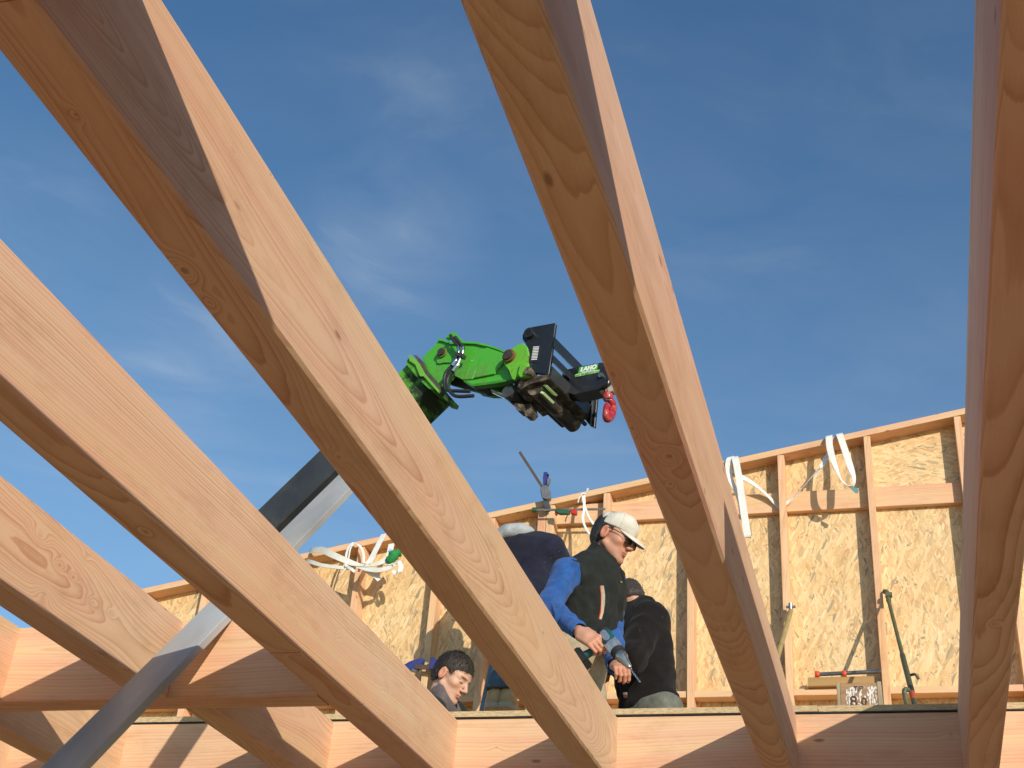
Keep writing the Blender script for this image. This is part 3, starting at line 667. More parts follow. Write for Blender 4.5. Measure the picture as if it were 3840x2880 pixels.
# upper rail and far upright
bm = bmesh.new(); prism(bm, c6([(752, 275), (768, 285), (745, 400), (722, 395)], 0.0), CC*WC); bpart('upper_rail', bm, bblack)
bm = bmesh.new(); prism(bm, c6([(742, 500), (752, 505), (740, 590), (722, 585)], 0.0), CC*WC); bpart('middle_rail', bm, bblack)
bm = bmesh.new(); prism(bm, c6([(1115, 958), (1300, 945), (1258, 1402), (1205, 1385), (1100, 1250)], WC-0.01), CC*0.03); bevel(bm, 0.004); bpart('end_plate', bm, bblack)
bm = bmesh.new(); prism(bm, c6([(1225, 960), (1238, 958), (1210, 1370), (1200, 1365)], WC-0.03), CC*0.03); bpart('end_rib', bm, steel)
# data plate
bm = bmesh.new(); prism(bm, c6([(482, 372), (592, 365), (556, 596), (446, 592)], -0.004), CC*0.006); dp = bpart('data_plate', bm, plain('plate_black', (0.02, 0.02, 0.025), 0.4))
for i in range(9):
    f0 = 0.12+i*0.088; bm = bmesh.new()
    def lp(u, v):
        xa = 482+(446-482)*v; xb = 592+(556-592)*v; return (xa+(xb-xa)*u, (372+(592-372)*v)+(-5*u))
    prism(bm, c6([lp(0.18, f0), lp(0.82, f0), lp(0.82, f0+0.045), lp(0.18, f0+0.045)], -0.006), CC*0.002); bpart('plate_line', bm, white, dp)
# crane jib box with its stickers and hook
JO = 0.30
jib = c6([(862, 690), (1065, 648), (1352, 590), (1395, 640), (1440, 815), (1432, 855), (1300, 925), (1000, 992), (850, 960), (845, 800)], JO)
bm = bmesh.new(); prism(bm, jib, CC*0.14); bevel(bm, 0.005); jb = bpart('crane_jib', bm, bblack)
bm = bmesh.new(); prism(bm, c6([(870, 930), (1270, 860), (1300, 925), (1000, 992)], JO-0.002), CC*0.15); bpart('jib_foot', bm, bblack)
def decal(pts, mat, d, name, par):
    bm = bmesh.new(); prism(bm, c6(pts, JO-d), CC*0.0015); return bpart(name, bm, mat, par)
st = decal([(1070, 656), (1304, 608), (1290, 690), (1055, 736)], stgreen, 0.003, 'sticker', jb)
decal([(1024, 742), (1322, 684), (1316, 716), (1020, 774)], stpale, 0.003, 'sticker', jb)
decal([(1150, 719), (1180, 713), (1176, 742), (1146, 748)], stgreen, 0.0045, 'sticker_gap', st)
ex = (c6([(1304, 608)], JO)[0]-c6([(1070, 656)], JO)[0]).normalized(); nz = -CC; ey = nz.cross(ex).normalized()
def jtext(body, px, py, size, mat, bold=0.0, shear=0.0, dd=0.0055):
    text_mesh('lettering', body, size, mat, st, basis(c6([(px, py)], JO-dd)[0], ex, ey, nz), bold, shear)
jtext('LAHO', 1182, 668, 0.055, white, 0.004, 0.15)
jtext('EQUIPEMENT', 1180, 708, 0.020, white, 0.0005)
jtext('SAINT MALO', 1086, 747, 0.020, stgreen, 0.0004)
jtext('02.99.21.14.00', 1248, 716, 0.019, stgreen, 0.0004)
o = c6([(1350, 765)], JO)[0]
bm = bmesh.new(); cyl(bm, o-CC*0.025, o+CC*0.2, 0.022, n=20); bpart('jib_bolt', bm, steel, smooth=0.6)
hk = thing('crane_hook', c6([(1412, 860)], JO+0.07)[0], 'red swivel crane hook hanging from the tip of the black jib', 'hook')
HO = JO+0.07
def hpart(name, bm, mat): mw = centre(bm); return from_bm(name, bm, mat, hk, mw, angle=1.0)
bm = bmesh.new(); tube(bm, c6([(1335, 930), (1345, 890), (1390, 850), (1440, 850), (1468, 900), (1475, 945)], HO), 0.017, 10); hpart('shackle', bm, muddy)
for x in (1330, 1462):
    bm = bmesh.new(); A0 = c6([(x, 915)], HO-0.03)[0]; cyl(bm, A0, A0+CC*0.06, 0.033, n=12); hpart('shackle_nut', bm, plain('nut_grey', (0.42, 0.40, 0.33), 0.6, var=0.3))
bm = bmesh.new(); tube(bm, c6([(1405, 860), (1412, 910), (1420, 960), (1428, 1000)], HO), lambda t: 0.026-0.004*t, 12); hpart('shank', bm, pinkst)
bm = bmesh.new(); tube(bm, c6([(1424, 985), (1426, 1020), (1428, 1062)], HO), lambda t: 0.038+0.008*math.sin(t*PI), 14); hpart('swivel', bm, red)
bm = bmesh.new()
hk2 = [BPt(1850+x*0.3014, 1180+y*0.3014, HO+dd) for x, y, dd in ((1430, 1050, 0.0), (1470, 1085, 0.03), (1480, 1150, 0.06), (1470, 1220, 0.05), (1445, 1280, 0.0), (1412, 1290, -0.05), (1400, 1230, -0.08), (1405, 1160, -0.075), (1418, 1125, -0.06))]
tube(bm, hk2, lambda t: 0.024+0.016*math.sin(min(1, t*1.25)*PI), 14, 6); hpart('hook_body', bm, red)
bm = bmesh.new(); tube(bm, c6([(1400, 1052), (1425, 1060), (1450, 1058)], HO-0.04), 0.008, 8, 3); hpart('latch', bm, steel)

# ------------------------------------------------------------------ slings, clamps and props on the wall
YF = YW-0.006
web = cloth('webbing_white', (0.78, 0.77, 0.72), weave=2500, fuzz=0.1, var=0.08, rough=0.7)
webd = cloth('webbing_cream', (0.70, 0.68, 0.60), weave=2500, fuzz=0.1, var=0.1, rough=0.7)
teal = plain('teal_tag', (0.10, 0.28, 0.28), 0.5, var=0.15)
def cs(pts): return [PY(2680+x*0.2772, 1600+y*0.2772, Y) for x, y, Y in pts]
sling = thing('lifting_sling', cs([(1600, 120, YF)])[0], 'white webbing sling looped twice over the top plate, teal tag at its end', 'sling')
def spart(name, pts, wid, wd, mat=None, par=None, crease=0.0):
    bm = bmesh.new(); ribbon(bm, pts, wid, wd, crease=crease); mw = centre(bm); return from_bm(name, bm, mat or web, par or sling, mw, smooth=False)
X1 = Vector((1, 0, 0.17))
spart('loop_strap', cs([(1555, 128, 8.22), (1548, 126, 8.09), (1548, 190, 8.06), (1560, 290, 8.05), (1592, 420, 8.02), (1640, 560, 7.98), (1690, 680, 7.96), (1760, 770, 7.96), (1840, 810, 7.97), (1878, 770, 7.97), (1880, 690, 7.98), (1850, 590, 8.0), (1790, 400, 8.05), (1730, 220, 8.08), (1690, 105, 8.09), (1688, 100, 8.22)]), 0.044,
      [X1, X1, X1, X1, X1*0.9, X1*0.6+Vector((0, .5, 0)), Vector((.3, .9, .2)), Vector((.2, .9, .5)), Vector((0, 1, .1)), Vector((.2, 1, 0)), Vector((.5, .8, 0)), Vector((.9, .4, 0)), X1, X1, X1, X1])
spart('swag_strap', cs([(1548, 350, 8.10), (1500, 440, 8.09), (1430, 560, 8.08), (1330, 660, 8.09), (1210, 800, 8.13), (1080, 950, 8.17), (940, 1060, 8.18), (880, 1085, 8.185), (820, 1040, 8.18), (700, 920, 8.16), (520, 770, 8.12), (350, 670, 8.09), (235, 590, 8.07)]), 0.036,
      [Vector((.6, 0, .7)), Vector((.6, .1, .8)), Vector((.6, .1, .8)), Vector((.6, .1, .8)), Vector((.55, .2, .8)), Vector((.4, .3, .8)), Vector((.2, .25, .9)), Vector((.0, .25, .95)), Vector((-.2, .2, .9)), Vector((-.4, .1, .85)), Vector((-.45, 0, .85)), Vector((-.4, 0, .85)), Vector((-.4, 0, .85))])
spart('left_loop', cs([(270, 415, 8.22), (272, 412, 8.09), (290, 480, 8.05), (330, 700, 8.01), (365, 950, 7.98), (410, 1250, 7.95), (440, 1440, 7.94), (450, 1500, 7.96), (420, 1440, 7.99), (360, 1200, 8.0), (330, 1030, 8.02), (290, 880, 8.04), (225, 740, 8.06), (190, 600, 8.08), (190, 500, 8.08), (215, 415, 8.09), (216, 412, 8.22)]), 0.046,
      [X1, X1, X1, X1, X1, X1, X1, Vector((.8, .4, 0)), Vector((.3, .8, 0)), Vector((.3, .8, 0)), Vector((.3, .8, 0)), Vector((.6, .5, 0)), Vector((.8, .4, 0)), Vector((.8, .2, .1)), X1, X1, X1])
bm = bmesh.new(); prism(bm, cs([(1850, 800, 7.955), (1952, 850, 7.955), (1935, 895, 7.955), (1900, 890, 7.955), (1845, 840, 7.955)]), (0, 0.006, 0)); mw = centre(bm); from_bm('tag', bm, teal, sling, mw)

# left tangle of slings with a green sleeve
def cl_(pts): return [PY(1120+x*0.205, 1980+y*0.205, Y) for x, y, Y in pts]
sling = thing('lifting_sling', cl_([(1000, 260, YF)])[0], 'tangled cream webbing sling with a green sleeve, tied on the lower left top plate', 'sling')
spart('band', cl_([(200, 425, 8.2), (235, 415, 8.08), (420, 400, 8.0), (600, 480, 7.96), (800, 570, 7.95), (1000, 650, 7.95), (1200, 690, 7.95), (1400, 665, 7.95), (1560, 600, 7.96), (1680, 520, 7.98)]), 0.046, [Vector((0, .5, .9)), Vector((0, .3, 1)), Vector((.2, 0, 1)), Vector((.3, 0, 1)), Vector((.3, .2, 1)), Vector((.3, .3, .8)), Vector((.2, .5, .5)), Vector((0, .4, .8)), Vector((-.2, .2, .9)), Vector((-.2, 0, .5))], webd)
spart('band', cl_([(150, 605, 8.1), (240, 625, 8.04), (420, 680, 7.99), (640, 710, 7.97), (820, 730, 7.96), (1000, 745, 7.96)]), 0.030, [Vector((0, .3, 1))]*6, webd)
spart('band', cl_([(1080, 690, 7.95), (1250, 750, 7.94), (1450, 770, 7.93), (1640, 740, 7.93), (1735, 690, 7.94), (1690, 660, 7.96), (1500, 640, 7.97)]), 0.036, [Vector((0, .3, 1)), Vector((0, .3, 1)), Vector((0, .1, 1)), Vector((0, .2, 1)), Vector((.4, .5, .6)), Vector((0, .4, .8)), Vector((0, .4, .8))], webd)
spart('band', cl_([(1560, 110, 8.06), (1500, 220, 8.02), (1400, 420, 7.97), (1300, 610, 7.94), (1240, 700, 7.95)]), 0.046, [Vector((.9, 0, .3))]*5, web)
spart('band', cl_([(1700, 290, 8.06), (1680, 380, 8.03), (1660, 480, 8.0), (1600, 600, 7.98)]), 0.044, [Vector((1, 0, .1))]*4, web)
spart('loose_end', cl_([(1740, 640, 7.97), (1830, 620, 7.95), (1870, 700, 7.94), (1850, 790, 7.94), (1790, 830, 7.95), (1720, 780, 7.97)]), 0.036, [Vector((.6, .4, .4)), Vector((.4, .3, .7)), Vector((.8, .3, 0)), Vector((.8, .3, .3)), Vector((.3, .3, .8)), Vector((.5, .3, .5))], web)
spart('loose_end', cl_([(1250, 780, 7.97), (1320, 830, 7.97), (1420, 890, 7.98), (1480, 950, 7.99)]), 0.040, [Vector((.3, .2, .8))]*4, web)
spart('tie', cl_([(1000, 265, 8.09), (930, 330, 8.06), (880, 450, 8.0), (865, 600, 7.95), (875, 700, 7.94), (890, 720, 7.95)]), 0.016, [Vector((1, 0, .1))]*6, web)
spart('tie', cl_([(1005, 285, 8.08), (950, 370, 8.05), (920, 520, 8.0), (895, 700, 7.945)]), 0.010, [Vector((1, 0, .1))]*4, web)
spart('tie', cl_([(1010, 280, 8.085), (1090, 310, 8.07), (1160, 390, 8.06), (1190, 500, 8.05), (1190, 640, 8.04)]), 0.016, [Vector((1, .3, .1))]*5, web)
spart('tie', cl_([(900, 710, 7.94), (960, 750, 7.93), (1030, 800, 7.93)]), 0.020, [Vector((.3, 0, 1))]*3, web)
spart('tie', cl_([(860, 730, 7.94), (820, 790, 7.93), (780, 850, 7.93)]), 0.006, [Vector((.8, 0, .6))]*3, web)
bm = bmesh.new(); tube(bm, cl_([(1640, 610, 7.97), (1700, 560, 7.96), (1760, 480, 7.97), (1850, 450, 7.99)]), lambda t: 0.026+0.010*math.sin(t*PI)+0.004*math.sin(t*14), 12); mw = centre(bm); from_bm('green_sleeve', bm, cloth('sleeve_green', (0.03, 0.22, 0.06), fuzz=0.1), sling, mw, smooth=True)
bm = bmesh.new(); prism(bm, cl_([(1655, 380, 8.0), (1700, 380, 8.0), (1698, 470, 7.99), (1655, 495, 7.99)]), (0, 0.002, 0)); mw = centre(bm); from_bm('tag', bm, plain('pale_blue_tag', (0.35, 0.6, 0.72), 0.5), sling, mw)

# thin tie near the capped man
def cm(pts): return [PY(1920+x*0.1808, 1660+y*0.1808, Y) for x, y, Y in pts]
sling = thing('white_tie', cm([(1540, 1060, YF)])[0], 'thin white tape knotted over the top plate, hanging down behind the cream cap', 'tape')
spart('tape', cm([(1540, 1055, 8.09), (1490, 1080, 8.08), (1480, 1200, 8.06), (1510, 1330, 8.04), (1545, 1420, 8.03), (1600, 1560, 8.0), (1700, 1690, 7.95), (1790, 1800, 7.93)]), 0.020, [Vector((1, .3, 0)), Vector((1, .3, 0)), Vector((1, 0, 0)), Vector((1, 0, 0)), Vector((.7, .5, 0)), Vector((.5, .7, .3)), Vector((.9, .2, .3)), Vector((.9, .2, .3))])
spart('tape', cm([(1490, 1080, 8.085), (1500, 1220, 8.05), (1490, 1400, 8.0), (1470, 1560, 7.98), (1500, 1700, 7.95), (1600, 1880, 7.92), (1760, 1990, 7.92)]), 0.018, [Vector((1, 0, 0)), Vector((1, .2, 0)), Vector((.6, .6, 0)), Vector((.9, .3, 0)), Vector((.7, .3, .3)), Vector((.4, .4, .6)), Vector((.2, .4, .8))])
spart('tape_end', cm([(1540, 1050, 8.085), (1460, 1060, 8.05), (1400, 1140, 8.03), (1368, 1240, 8.03)]), 0.009, [Vector((.3, 0, 1)), Vector((.3, 0, 1)), Vector((.8, 0, .3)), Vector((.8, 0, .3))])
spart('tape_end', cm([(1540, 1060, 8.085), (1560, 1000, 8.07), (1580, 945, 8.06)]), 0.014, [Vector((1, 0, .2))]*3)

# bar clamp standing on the top plate
navy = plain('clamp_blue', (0.035, 0.045, 0.20), 0.45, var=0.2)
cgrey = plain('clamp_grey', (0.15, 0.155, 0.17), 0.5, var=0.2, scale=30)
cl1 = thing('bar_clamp', cm([(690, 1000, 8.05)])[0], 'blue handled quick clamp gripping the top plate, its steel bar sticking up to the left', 'clamp')
def kp(name, bm, mat, par, bv=None, ang=0.7):
    if bv: bevel(bm, bv)
    mw = centre(bm); return from_bm(name, bm, mat, par, mw, angle=ang)
bm = bmesh.new(); a, b2 = cm([(155, 190, 7.85), (640, 940, 8.06)]); x, y, z = frame(b2-a, (0, 1, 0)); add_box(bm, (a+b2)/2, x, y, z, (b2-a).length, 0.019, 0.008); kp('bar', bm, plain('bar_steel', (0.16, 0.14, 0.125), 0.45, metal=0.6), cl1)
bm = bmesh.new(); prism(bm, cm([(590, 920, 8.03), (650, 865, 8.03), (730, 880, 8.03), (770, 960, 8.03), (775, 1060, 8.03), (790, 1135, 8.03), (720, 1180, 8.03), (620, 1150, 8.03), (585, 1000, 8.03)]), (0, 0.05, 0)); kp('jaw_body', bm, cgrey, cl1, 0.006)
bm = bmesh.new(); prism(bm, cm([(645, 880, 8.035), (640, 720, 8.035), (655, 605, 8.035), (715, 600, 8.035), (755, 640, 8.035), (740, 660, 8.035), (715, 650, 8.035), (715, 740, 8.035), (700, 870, 8.035)]), (0, 0.035, 0)); kp('handle', bm, navy, cl1, 0.005)
bm = bmesh.new(); prism(bm, cm([(715, 880, 8.04), (730, 760, 8.04), (750, 690, 8.04), (790, 740, 8.04), (765, 800, 8.04), (750, 890, 8.04)]), (0, 0.028, 0)); kp('trigger', bm, cgrey, cl1, 0.004)
bm = bmesh.new(); prism(bm, cm([(640, 1150, 8.045), (745, 1170, 8.045), (745, 1260, 8.045), (775, 1270, 8.045), (765, 1370, 8.045), (665, 1370, 8.045), (655, 1250, 8.045)]), (0, 0.055, 0)); kp('lower_jaw', bm, plain('clamp_dark', (0.06, 0.065, 0.08), 0.5), cl1, 0.005)
# long green clamp lying across the studs
gclamp = plain('clamp_green', (0.03, 0.10, 0.05), 0.5, var=0.2); rclamp = plain('clamp_red', (0.50, 0.035, 0.02), 0.4, var=0.15)
cl2 = thing('bar_clamp', cm([(1100, 1400, 8.03)])[0], 'long clamp with green grip and red jaws lying level across the wall studs', 'clamp')
bm = bmesh.new(); a, b2 = cm([(440, 1398, 8.04), (1935, 1378, 8.04)]); x, y, z = frame(b2-a, (0, 1, 0)); add_box(bm, (a+b2)/2, x, y, z, (b2-a).length, 0.014, 0.008); kp('bar', bm, plain('bar_grey', (0.20, 0.19, 0.17), 0.5, metal=0.5), cl2)
bm = bmesh.new(); a, b2 = cm([(425, 1398, 8.04), (510, 1396, 8.04)]); cyl(bm, a, b2, 0.019, n=12); kp('end_stop', bm, gclamp, cl2)
bm = bmesh.new(); prism(bm, cm([(880, 1375, 8.02), (930, 1355, 8.02), (1190, 1385, 8.02), (1190, 1470, 8.02), (980, 1475, 8.02), (880, 1420, 8.02)]), (0, 0.03, 0)); kp('grip', bm, gclamp, cl2, 0.005)
bm = bmesh.new(); prism(bm, cm([(1190, 1400, 8.025), (1270, 1365, 8.025), (1340, 1380, 8.025), (1335, 1480, 8.025), (1220, 1470, 8.025)]), (0, 0.035, 0)); kp('jaw', bm, rclamp, cl2, 0.005)
bm = bmesh.new(); prism(bm, cm([(880, 1435, 8.03), (925, 1445, 8.03), (935, 1480, 8.03), (885, 1485, 8.03)]), (0, 0.03, 0)); kp('jaw', bm, rclamp, cl2, 0.004)
# blue clamp on the stud by the young man
def cy_(pts): return [PY(1500+x*0.226, 2400+y*0.226, Y) for x, y, Y in pts]
cl3 = thing('bar_clamp', cy_([(450, 440, 8.05)])[0], 'blue clamp gripping a wall stud just left of the young dark haired man', 'clamp')
bm = bmesh.new(); prism(bm, cy_([(40, 420, 8.06), (150, 350, 8.06), (300, 300, 8.06), (375, 290, 8.06), (380, 350, 8.06), (340, 420, 8.06), (260, 490, 8.06), (150, 500, 8.06)]), (0, 0.05, 0)); kp('handle', bm, navy, cl3, 0.006)
bm = bmesh.new(); a, b2 = cy_([(250, 440, 8.06), (520, 458, 8.06)]); x, y, z = frame(b2-a, (0, 1, 0)); add_box(bm, (a+b2)/2, x, y, z, (b2-a).length, 0.030, 0.012); kp('bar', bm, plain('bar_brown', (0.13, 0.09, 0.06), 0.5, metal=0.4), cl3)
bm = bmesh.new(); prism(bm, cy_([(495, 300, 8.05), (525, 270, 8.05), (590, 300, 8.05), (630, 370, 8.05), (625, 450, 8.05), (590, 492, 8.05), (480, 490, 8.05), (470, 440, 8.05), (520, 390, 8.05), (500, 350, 8.05)]), (0, 0.06, 0)); kp('jaw', bm, navy, cl3, 0.006)
bm = bmesh.new(); a, b2 = cy_([(200, 500, 8.05), (280, 525, 8.05)]); cyl(bm, a, b2, 0.012, n=10); kp('release', bm, steel, cl3)

# push-pull props bracing the wall
olive = plain('prop_olive', (0.085, 0.105, 0.05), 0.5, var=0.25, scale=12, dirt=(0.16, 0.13, 0.08), dirt_amt=0.5, dirt_scale=12)
olived = plain('prop_dark', (0.06, 0.075, 0.045), 0.5, var=0.25)
brass = plain('prop_yellow', (0.34, 0.25, 0.10), 0.45, var=0.2)
def c7(pts): return [PY(2880+x*0.434, 2160+y*0.434, Y) for x, y, Y in pts]
TP = c7([(1030, 165, 8.07)])[0]; MB = c7([(1265, 1090, 7.2)])[0]; dd = (MB-TP).normalized(); FT = TP + dd*((TP.z-DECK)/(-dd.z))
pr = thing('wall_prop', FT, 'olive green telescopic prop with red mark, bracing the wall right of the crate', 'prop')
def seg(t0, t1): return TP+(FT-TP)*t0, TP+(FT-TP)*t1
tm = (c7([(1160, 690, 7.55)])[0]-TP).dot(dd)/(FT-TP).length
bm = bmesh.new(); cyl(bm, *seg(0.02, tm+0.02), 0.0115, n=16); kp('inner_tube', bm, olive, pr)
bm = bmesh.new(); cyl(bm, *seg(tm, 0.99), 0.0155, n=16); kp('outer_tube', bm, olived, pr)
a, b2 = seg(tm+0.145, tm+0.165); bm = bmesh.new(); cyl(bm, a, b2, 0.016, n=16); kp('band', bm, black, pr)
a, b2 = seg(tm+0.17, tm+0.20); bm = bmesh.new(); cyl(bm, a, b2, 0.0161, n=16); kp('red_mark', bm, plain('mark_red', (0.45, 0.07, 0.03), 0.5, dirt=(0.08, 0.1, 0.06), dirt_amt=0.9, dirt_scale=20), pr)
bm = bmesh.new(); tube(bm, c7([(1042, 215, 8.06), (1040, 180, 8.08), (1025, 140, 8.09), (1008, 135, 8.11)]), 0.016, 10); cyl(bm, TP+Vector((-0.012, 0, 0)), TP+Vector((0.03, 0, 0)), 0.019, n=14); kp('head', bm, olive, pr)
bm = bmesh.new(); tube(bm, c7([(1235, 855, 7.38), (1270, 850, 7.36), (1290, 870, 7.36), (1302, 890, 7.36)]), 0.008, 8); kp('hook', bm, olived, pr)
bm = bmesh.new(); tube(bm, c7([(1215, 985, 7.22), (1185, 980, 7.2), (1178, 1010, 7.2), (1195, 1080, 7.19), (1205, 1130, 7.18)]), 0.013, 8, 5); kp('handle', bm, olive, pr)
bm = bmesh.new(); box(bm, FT-Vector((0.06, 0.06, 0)), FT+Vector((0.06, 0.06, 0.008))); kp('base_plate', bm, olived, pr)
TP2 = c7([(197, 300, 8.06)])[0]; MB2 = c7([(100, 640, 7.65)])[0]; dd = (MB2-TP2).normalized(); FT2 = TP2+dd*((TP2.z-DECK)/(-dd.z))
pr2 = thing('wall_prop', FT2, 'yellowish prop leaning on a wall stud, its lower end hidden by the centre joist', 'prop')
bm = bmesh.new(); cyl(bm, TP2, FT2, 0.015, n=14); kp('tube', bm, brass, pr2)
bm = bmesh.new(); cyl(bm, TP2+Vector((0, 0, 0.005)), TP2+Vector((0, 0.0, 0.05)), 0.013, n=12); cyl(bm, TP2+Vector((-.03, 0.01, .03)), TP2+Vector((.03, 0.01, .03)), 0.009, n=10); kp('head', bm, steel, pr2)

# timber offcut on the blocking, with a sash clamp lying on it
def cb(x, y, Y): return PY(3020+x*0.208, 2480+y*0.208, Y)
zb = 0.3398*(YW+0.012)+0.043
l, r_ = cb(45, 380, YW-0.02), cb(1245, 370, YW-0.02)
oc = plain('weathered_ochre', (0.40, 0.235, 0.09), 0.7, var=0.15, scale=6, streak=(0.3, 1, 3))
hh = cb(600, 275, YW-0.02).z-zb
tag(lumber('timber_block', (l.x, YW+0.025, zb+hh/2), (r_.x, YW+0.025, zb+hh/2), 0.09, hh, (0, 0, 1), oc, bev=0.004), 'ochre brown timber block resting on the wall blocking behind the small crate', 'timber')
sc = thing('sash_clamp', (l.x, YW, zb+hh), 'steel pipe with two red stops lying on the ochre timber block', 'clamp')
zc = zb+hh+0.022
bm = bmesh.new(); cyl(bm, (cb(200, 240, YW-0.01).x, YW-0.005, zc), (cb(1375, 215, YW-0.01).x, YW-0.005, zc+0.01), 0.0125, n=16); kp('pipe', bm, plain('pipe_steel', (0.22, 0.22, 0.23), 0.3, metal=0.8), sc)
orr = plain('orange_red', (0.62, 0.075, 0.02), 0.45, var=0.15)
for xx, ww in ((215, 85), (705, 80)):
    c0 = cb(xx-ww/2, 240, YW-0.01).x; c1 = cb(xx+ww/2, 240, YW-0.01).x
    bm = bmesh.new(); cyl(bm, (c0, YW-0.005, zc), (c1, YW-0.005, zc), 0.021, n=16); kp('stop', bm, orr, sc, 0.003)

# small wooden crate by the deck edge
YCR = 4.74
def ck(x, y): return PY(3020+x*0.208, 2480+y*0.208, YCR)
cx0, cx1 = ck(570, 600).x, ck(1322, 600).x; czt = ck(900, 393).z
oldw = plain('old_crate_wood', (0.36, 0.22, 0.115), 0.8, var=0.3, scale=7, bump=0.2, streak=(0.6, 1, 5), dirt=(0.24, 0.18, 0.11), dirt_amt=0.6, dirt_scale=5)
oldg = plain('greyed_wood', (0.36, 0.29, 0.19), 0.85, var=0.35, scale=10, bump=0.3, streak=(3, 3, 0.5))
flake = None
crate = thing('crate', ((cx0+cx1)/2, YCR+0.1, DECK), 'small old wooden crate stencilled 80 over flaking white paint, on the deck edge', 'crate')
W_ = cx1-cx0; H_ = czt-DECK-0.001; z0 = DECK+0.001
bm = bmesh.new(); box(bm, (cx0+0.012, YCR, z0+0.004), (cx1-0.004, YCR+0.012, czt)); kp('front_panel', bm, oldw, crate, 0.0015)
bm = bmesh.new(); box(bm, (cx0+0.012, YCR+0.19, z0+0.004), (cx1-0.004, YCR+0.202, czt)); kp('back_panel', bm, oldw, crate, 0.0015)
bm = bmesh.new(); box(bm, (cx0, YCR-0.003, z0), (cx0+0.0115, YCR+0.205, czt+0.001)); kp('side_panel', bm, oldg, crate, 0.0015)
bm = bmesh.new(); box(bm, (cx1-0.0035, YCR-0.003, z0), (cx1+0.011, YCR+0.205, czt+0.004)); kp('side_panel', bm, oldg, crate, 0.0015)
bm = bmesh.new(); box(bm, (cx0+0.012, YCR+0.0125, z0), (cx1-0.004, YCR+0.1895, z0+0.01)); kp('bottom', bm, oldw, crate)
# flaking white paint: a thin irregular skin of chips on the front
wp = plain('flaked_paint', (0.74, 0.71, 0.66), 0.7, var=0.1)
bm = bmesh.new(); rr_ = random.Random(5)
ux0, ux1 = ck(690, 0).x, ck(1252, 0).x; uzt = ck(0, 455).z
for i in range(320):
    u = rr_.random(); v = rr_.random()
    dens = (0.95 if u < 0.5 else (0.15 if u < 0.72 else 0.95))*(1.0 if v > 0.62 else 0.5)
    if rr_.random() > dens: continue
    x = ux0+(ux1-ux0)*u; zz_ = z0+0.008+(uzt-z0-0.012)*v; sx = rr_.uniform(0.0010, 0.0042); sz = rr_.uniform(0.0025, 0.012)
    x = min(max(x, ux0+sx), ux1-sx); zz_ = min(zz_, uzt-sz)
    pts = [Vector((x+sx*math.cos(q)*rr_.uniform(.6, 1.1), YCR-0.0004-i*0.0000015, zz_+sz*math.sin(q)*rr_.uniform(.6, 1.1))) for q in [k*PI/4 for k in range(8)]]
    bm.faces.new([bm.verts.new(p) for p in pts])
mw = centre(bm); pf = from_bm('white_paint', bm, wp, crate, mw)
ink = plain('stencil_brown', (0.10, 0.045, 0.03), 0.8, var=0.3)
bx, bz_ = Vector((1, 0, 0)), Vector((0, 0, 1))
text_mesh('stencil', '8', 0.056, ink, crate, basis(ck(873, 722) + Vector((0, -0.0022, -0.002)), bx, bz_, Vector((0, -1, 0))), 0.0)
text_mesh('stencil', '0', 0.042, ink, crate, basis(ck(1062, 735) + Vector((0, -0.0022, 0)), bx, bz_, Vector((0, -1, 0))), 0.0)
text_mesh('stencil', 'TIP', 0.024, ink, crate, basis(ck(955, 495) + Vector((0, -0.0022, 0)), bx, bz_, Vector((0, -1, 0))), 0.0)
# ------------------------------------------------------------------ people: smooth-blended bodies meshed with surface nets
def V3(p): return np.array([p[0], p[1], p[2]], dtype=np.float32)
def smin(a, b, k):
    h = np.maximum(k-np.abs(a-b), 0)/k
    return np.minimum(a, b) - h*h*k*0.25
def smax(a, b, k): return -smin(-a, -b, k)
def cone(P, a, b, ra, rb):
    a, b = V3(a), V3(b); ba = b-a; pa = P-a
    t = np.clip(pa@ba/max(1e-9, float(ba@ba)), 0, 1)
    return np.linalg.norm(pa - t[:, None]*ba, axis=1) - (ra+(rb-ra)*t)
def ell(P, c, R, r):
    """R rows = local axes"""
    q = (P-V3(c))@np.array(R, dtype=np.float32).T; r = np.array(r, dtype=np.float32)
    k0 = np.linalg.norm(q/r, axis=1); k1 = np.linalg.norm(q/(r*r), axis=1)+1e-9
    return k0*(k0-1)/k1
def rbox(P, c, R, hs, rad):
    q = np.abs((P-V3(c))@np.array(R, dtype=np.float32).T) - (np.array(hs, dtype=np.float32)-rad)
    return np.linalg.norm(np.maximum(q, 0), axis=1) + np.minimum(q.max(axis=1), 0) - rad
def plane(P, p, n): n = V3(n); n = n/np.linalg.norm(n); return (P-V3(p))@n
def fold(P, freq, seed, axis=None, amt=0.6):
    rg = np.random.default_rng(seed); out = 0
    Q = P + 0.02*np.sin(P[:, [1, 2, 0]]*13+seed)
    for i in range(5):
        d = rg.standard_normal(3)
        if axis is not None: d = d - np.array(axis)*(d@np.array(axis))*amt
        d /= np.linalg.norm(d)+1e-9
        out = out + np.sin(Q@d.astype(np.float32)*freq*rg.uniform(.6, 1.5) + rg.uniform(0, 6.28))
    return out/5
def crease(P, freq, seed, axis=None, amt=0.6):
    rg = np.random.default_rng(seed); out = 0
    Q = P + 0.045*np.sin(P[:, [1, 2, 0]]*13+seed) + 0.020*np.sin(P[:, [2, 0, 1]]*33+seed)
    for i in range(4):
        d = rg.standard_normal(3)
        if axis is not None: d = d - np.array(axis)*(d@np.array(axis))*amt
        d /= np.linalg.norm(d)+1e-9
        out = out + np.abs(np.sin(Q@d.astype(np.float32)*freq*rg.uniform(.6, 1.4) + rg.uniform(0, 6.28)))
    return 1.2-out*0.5
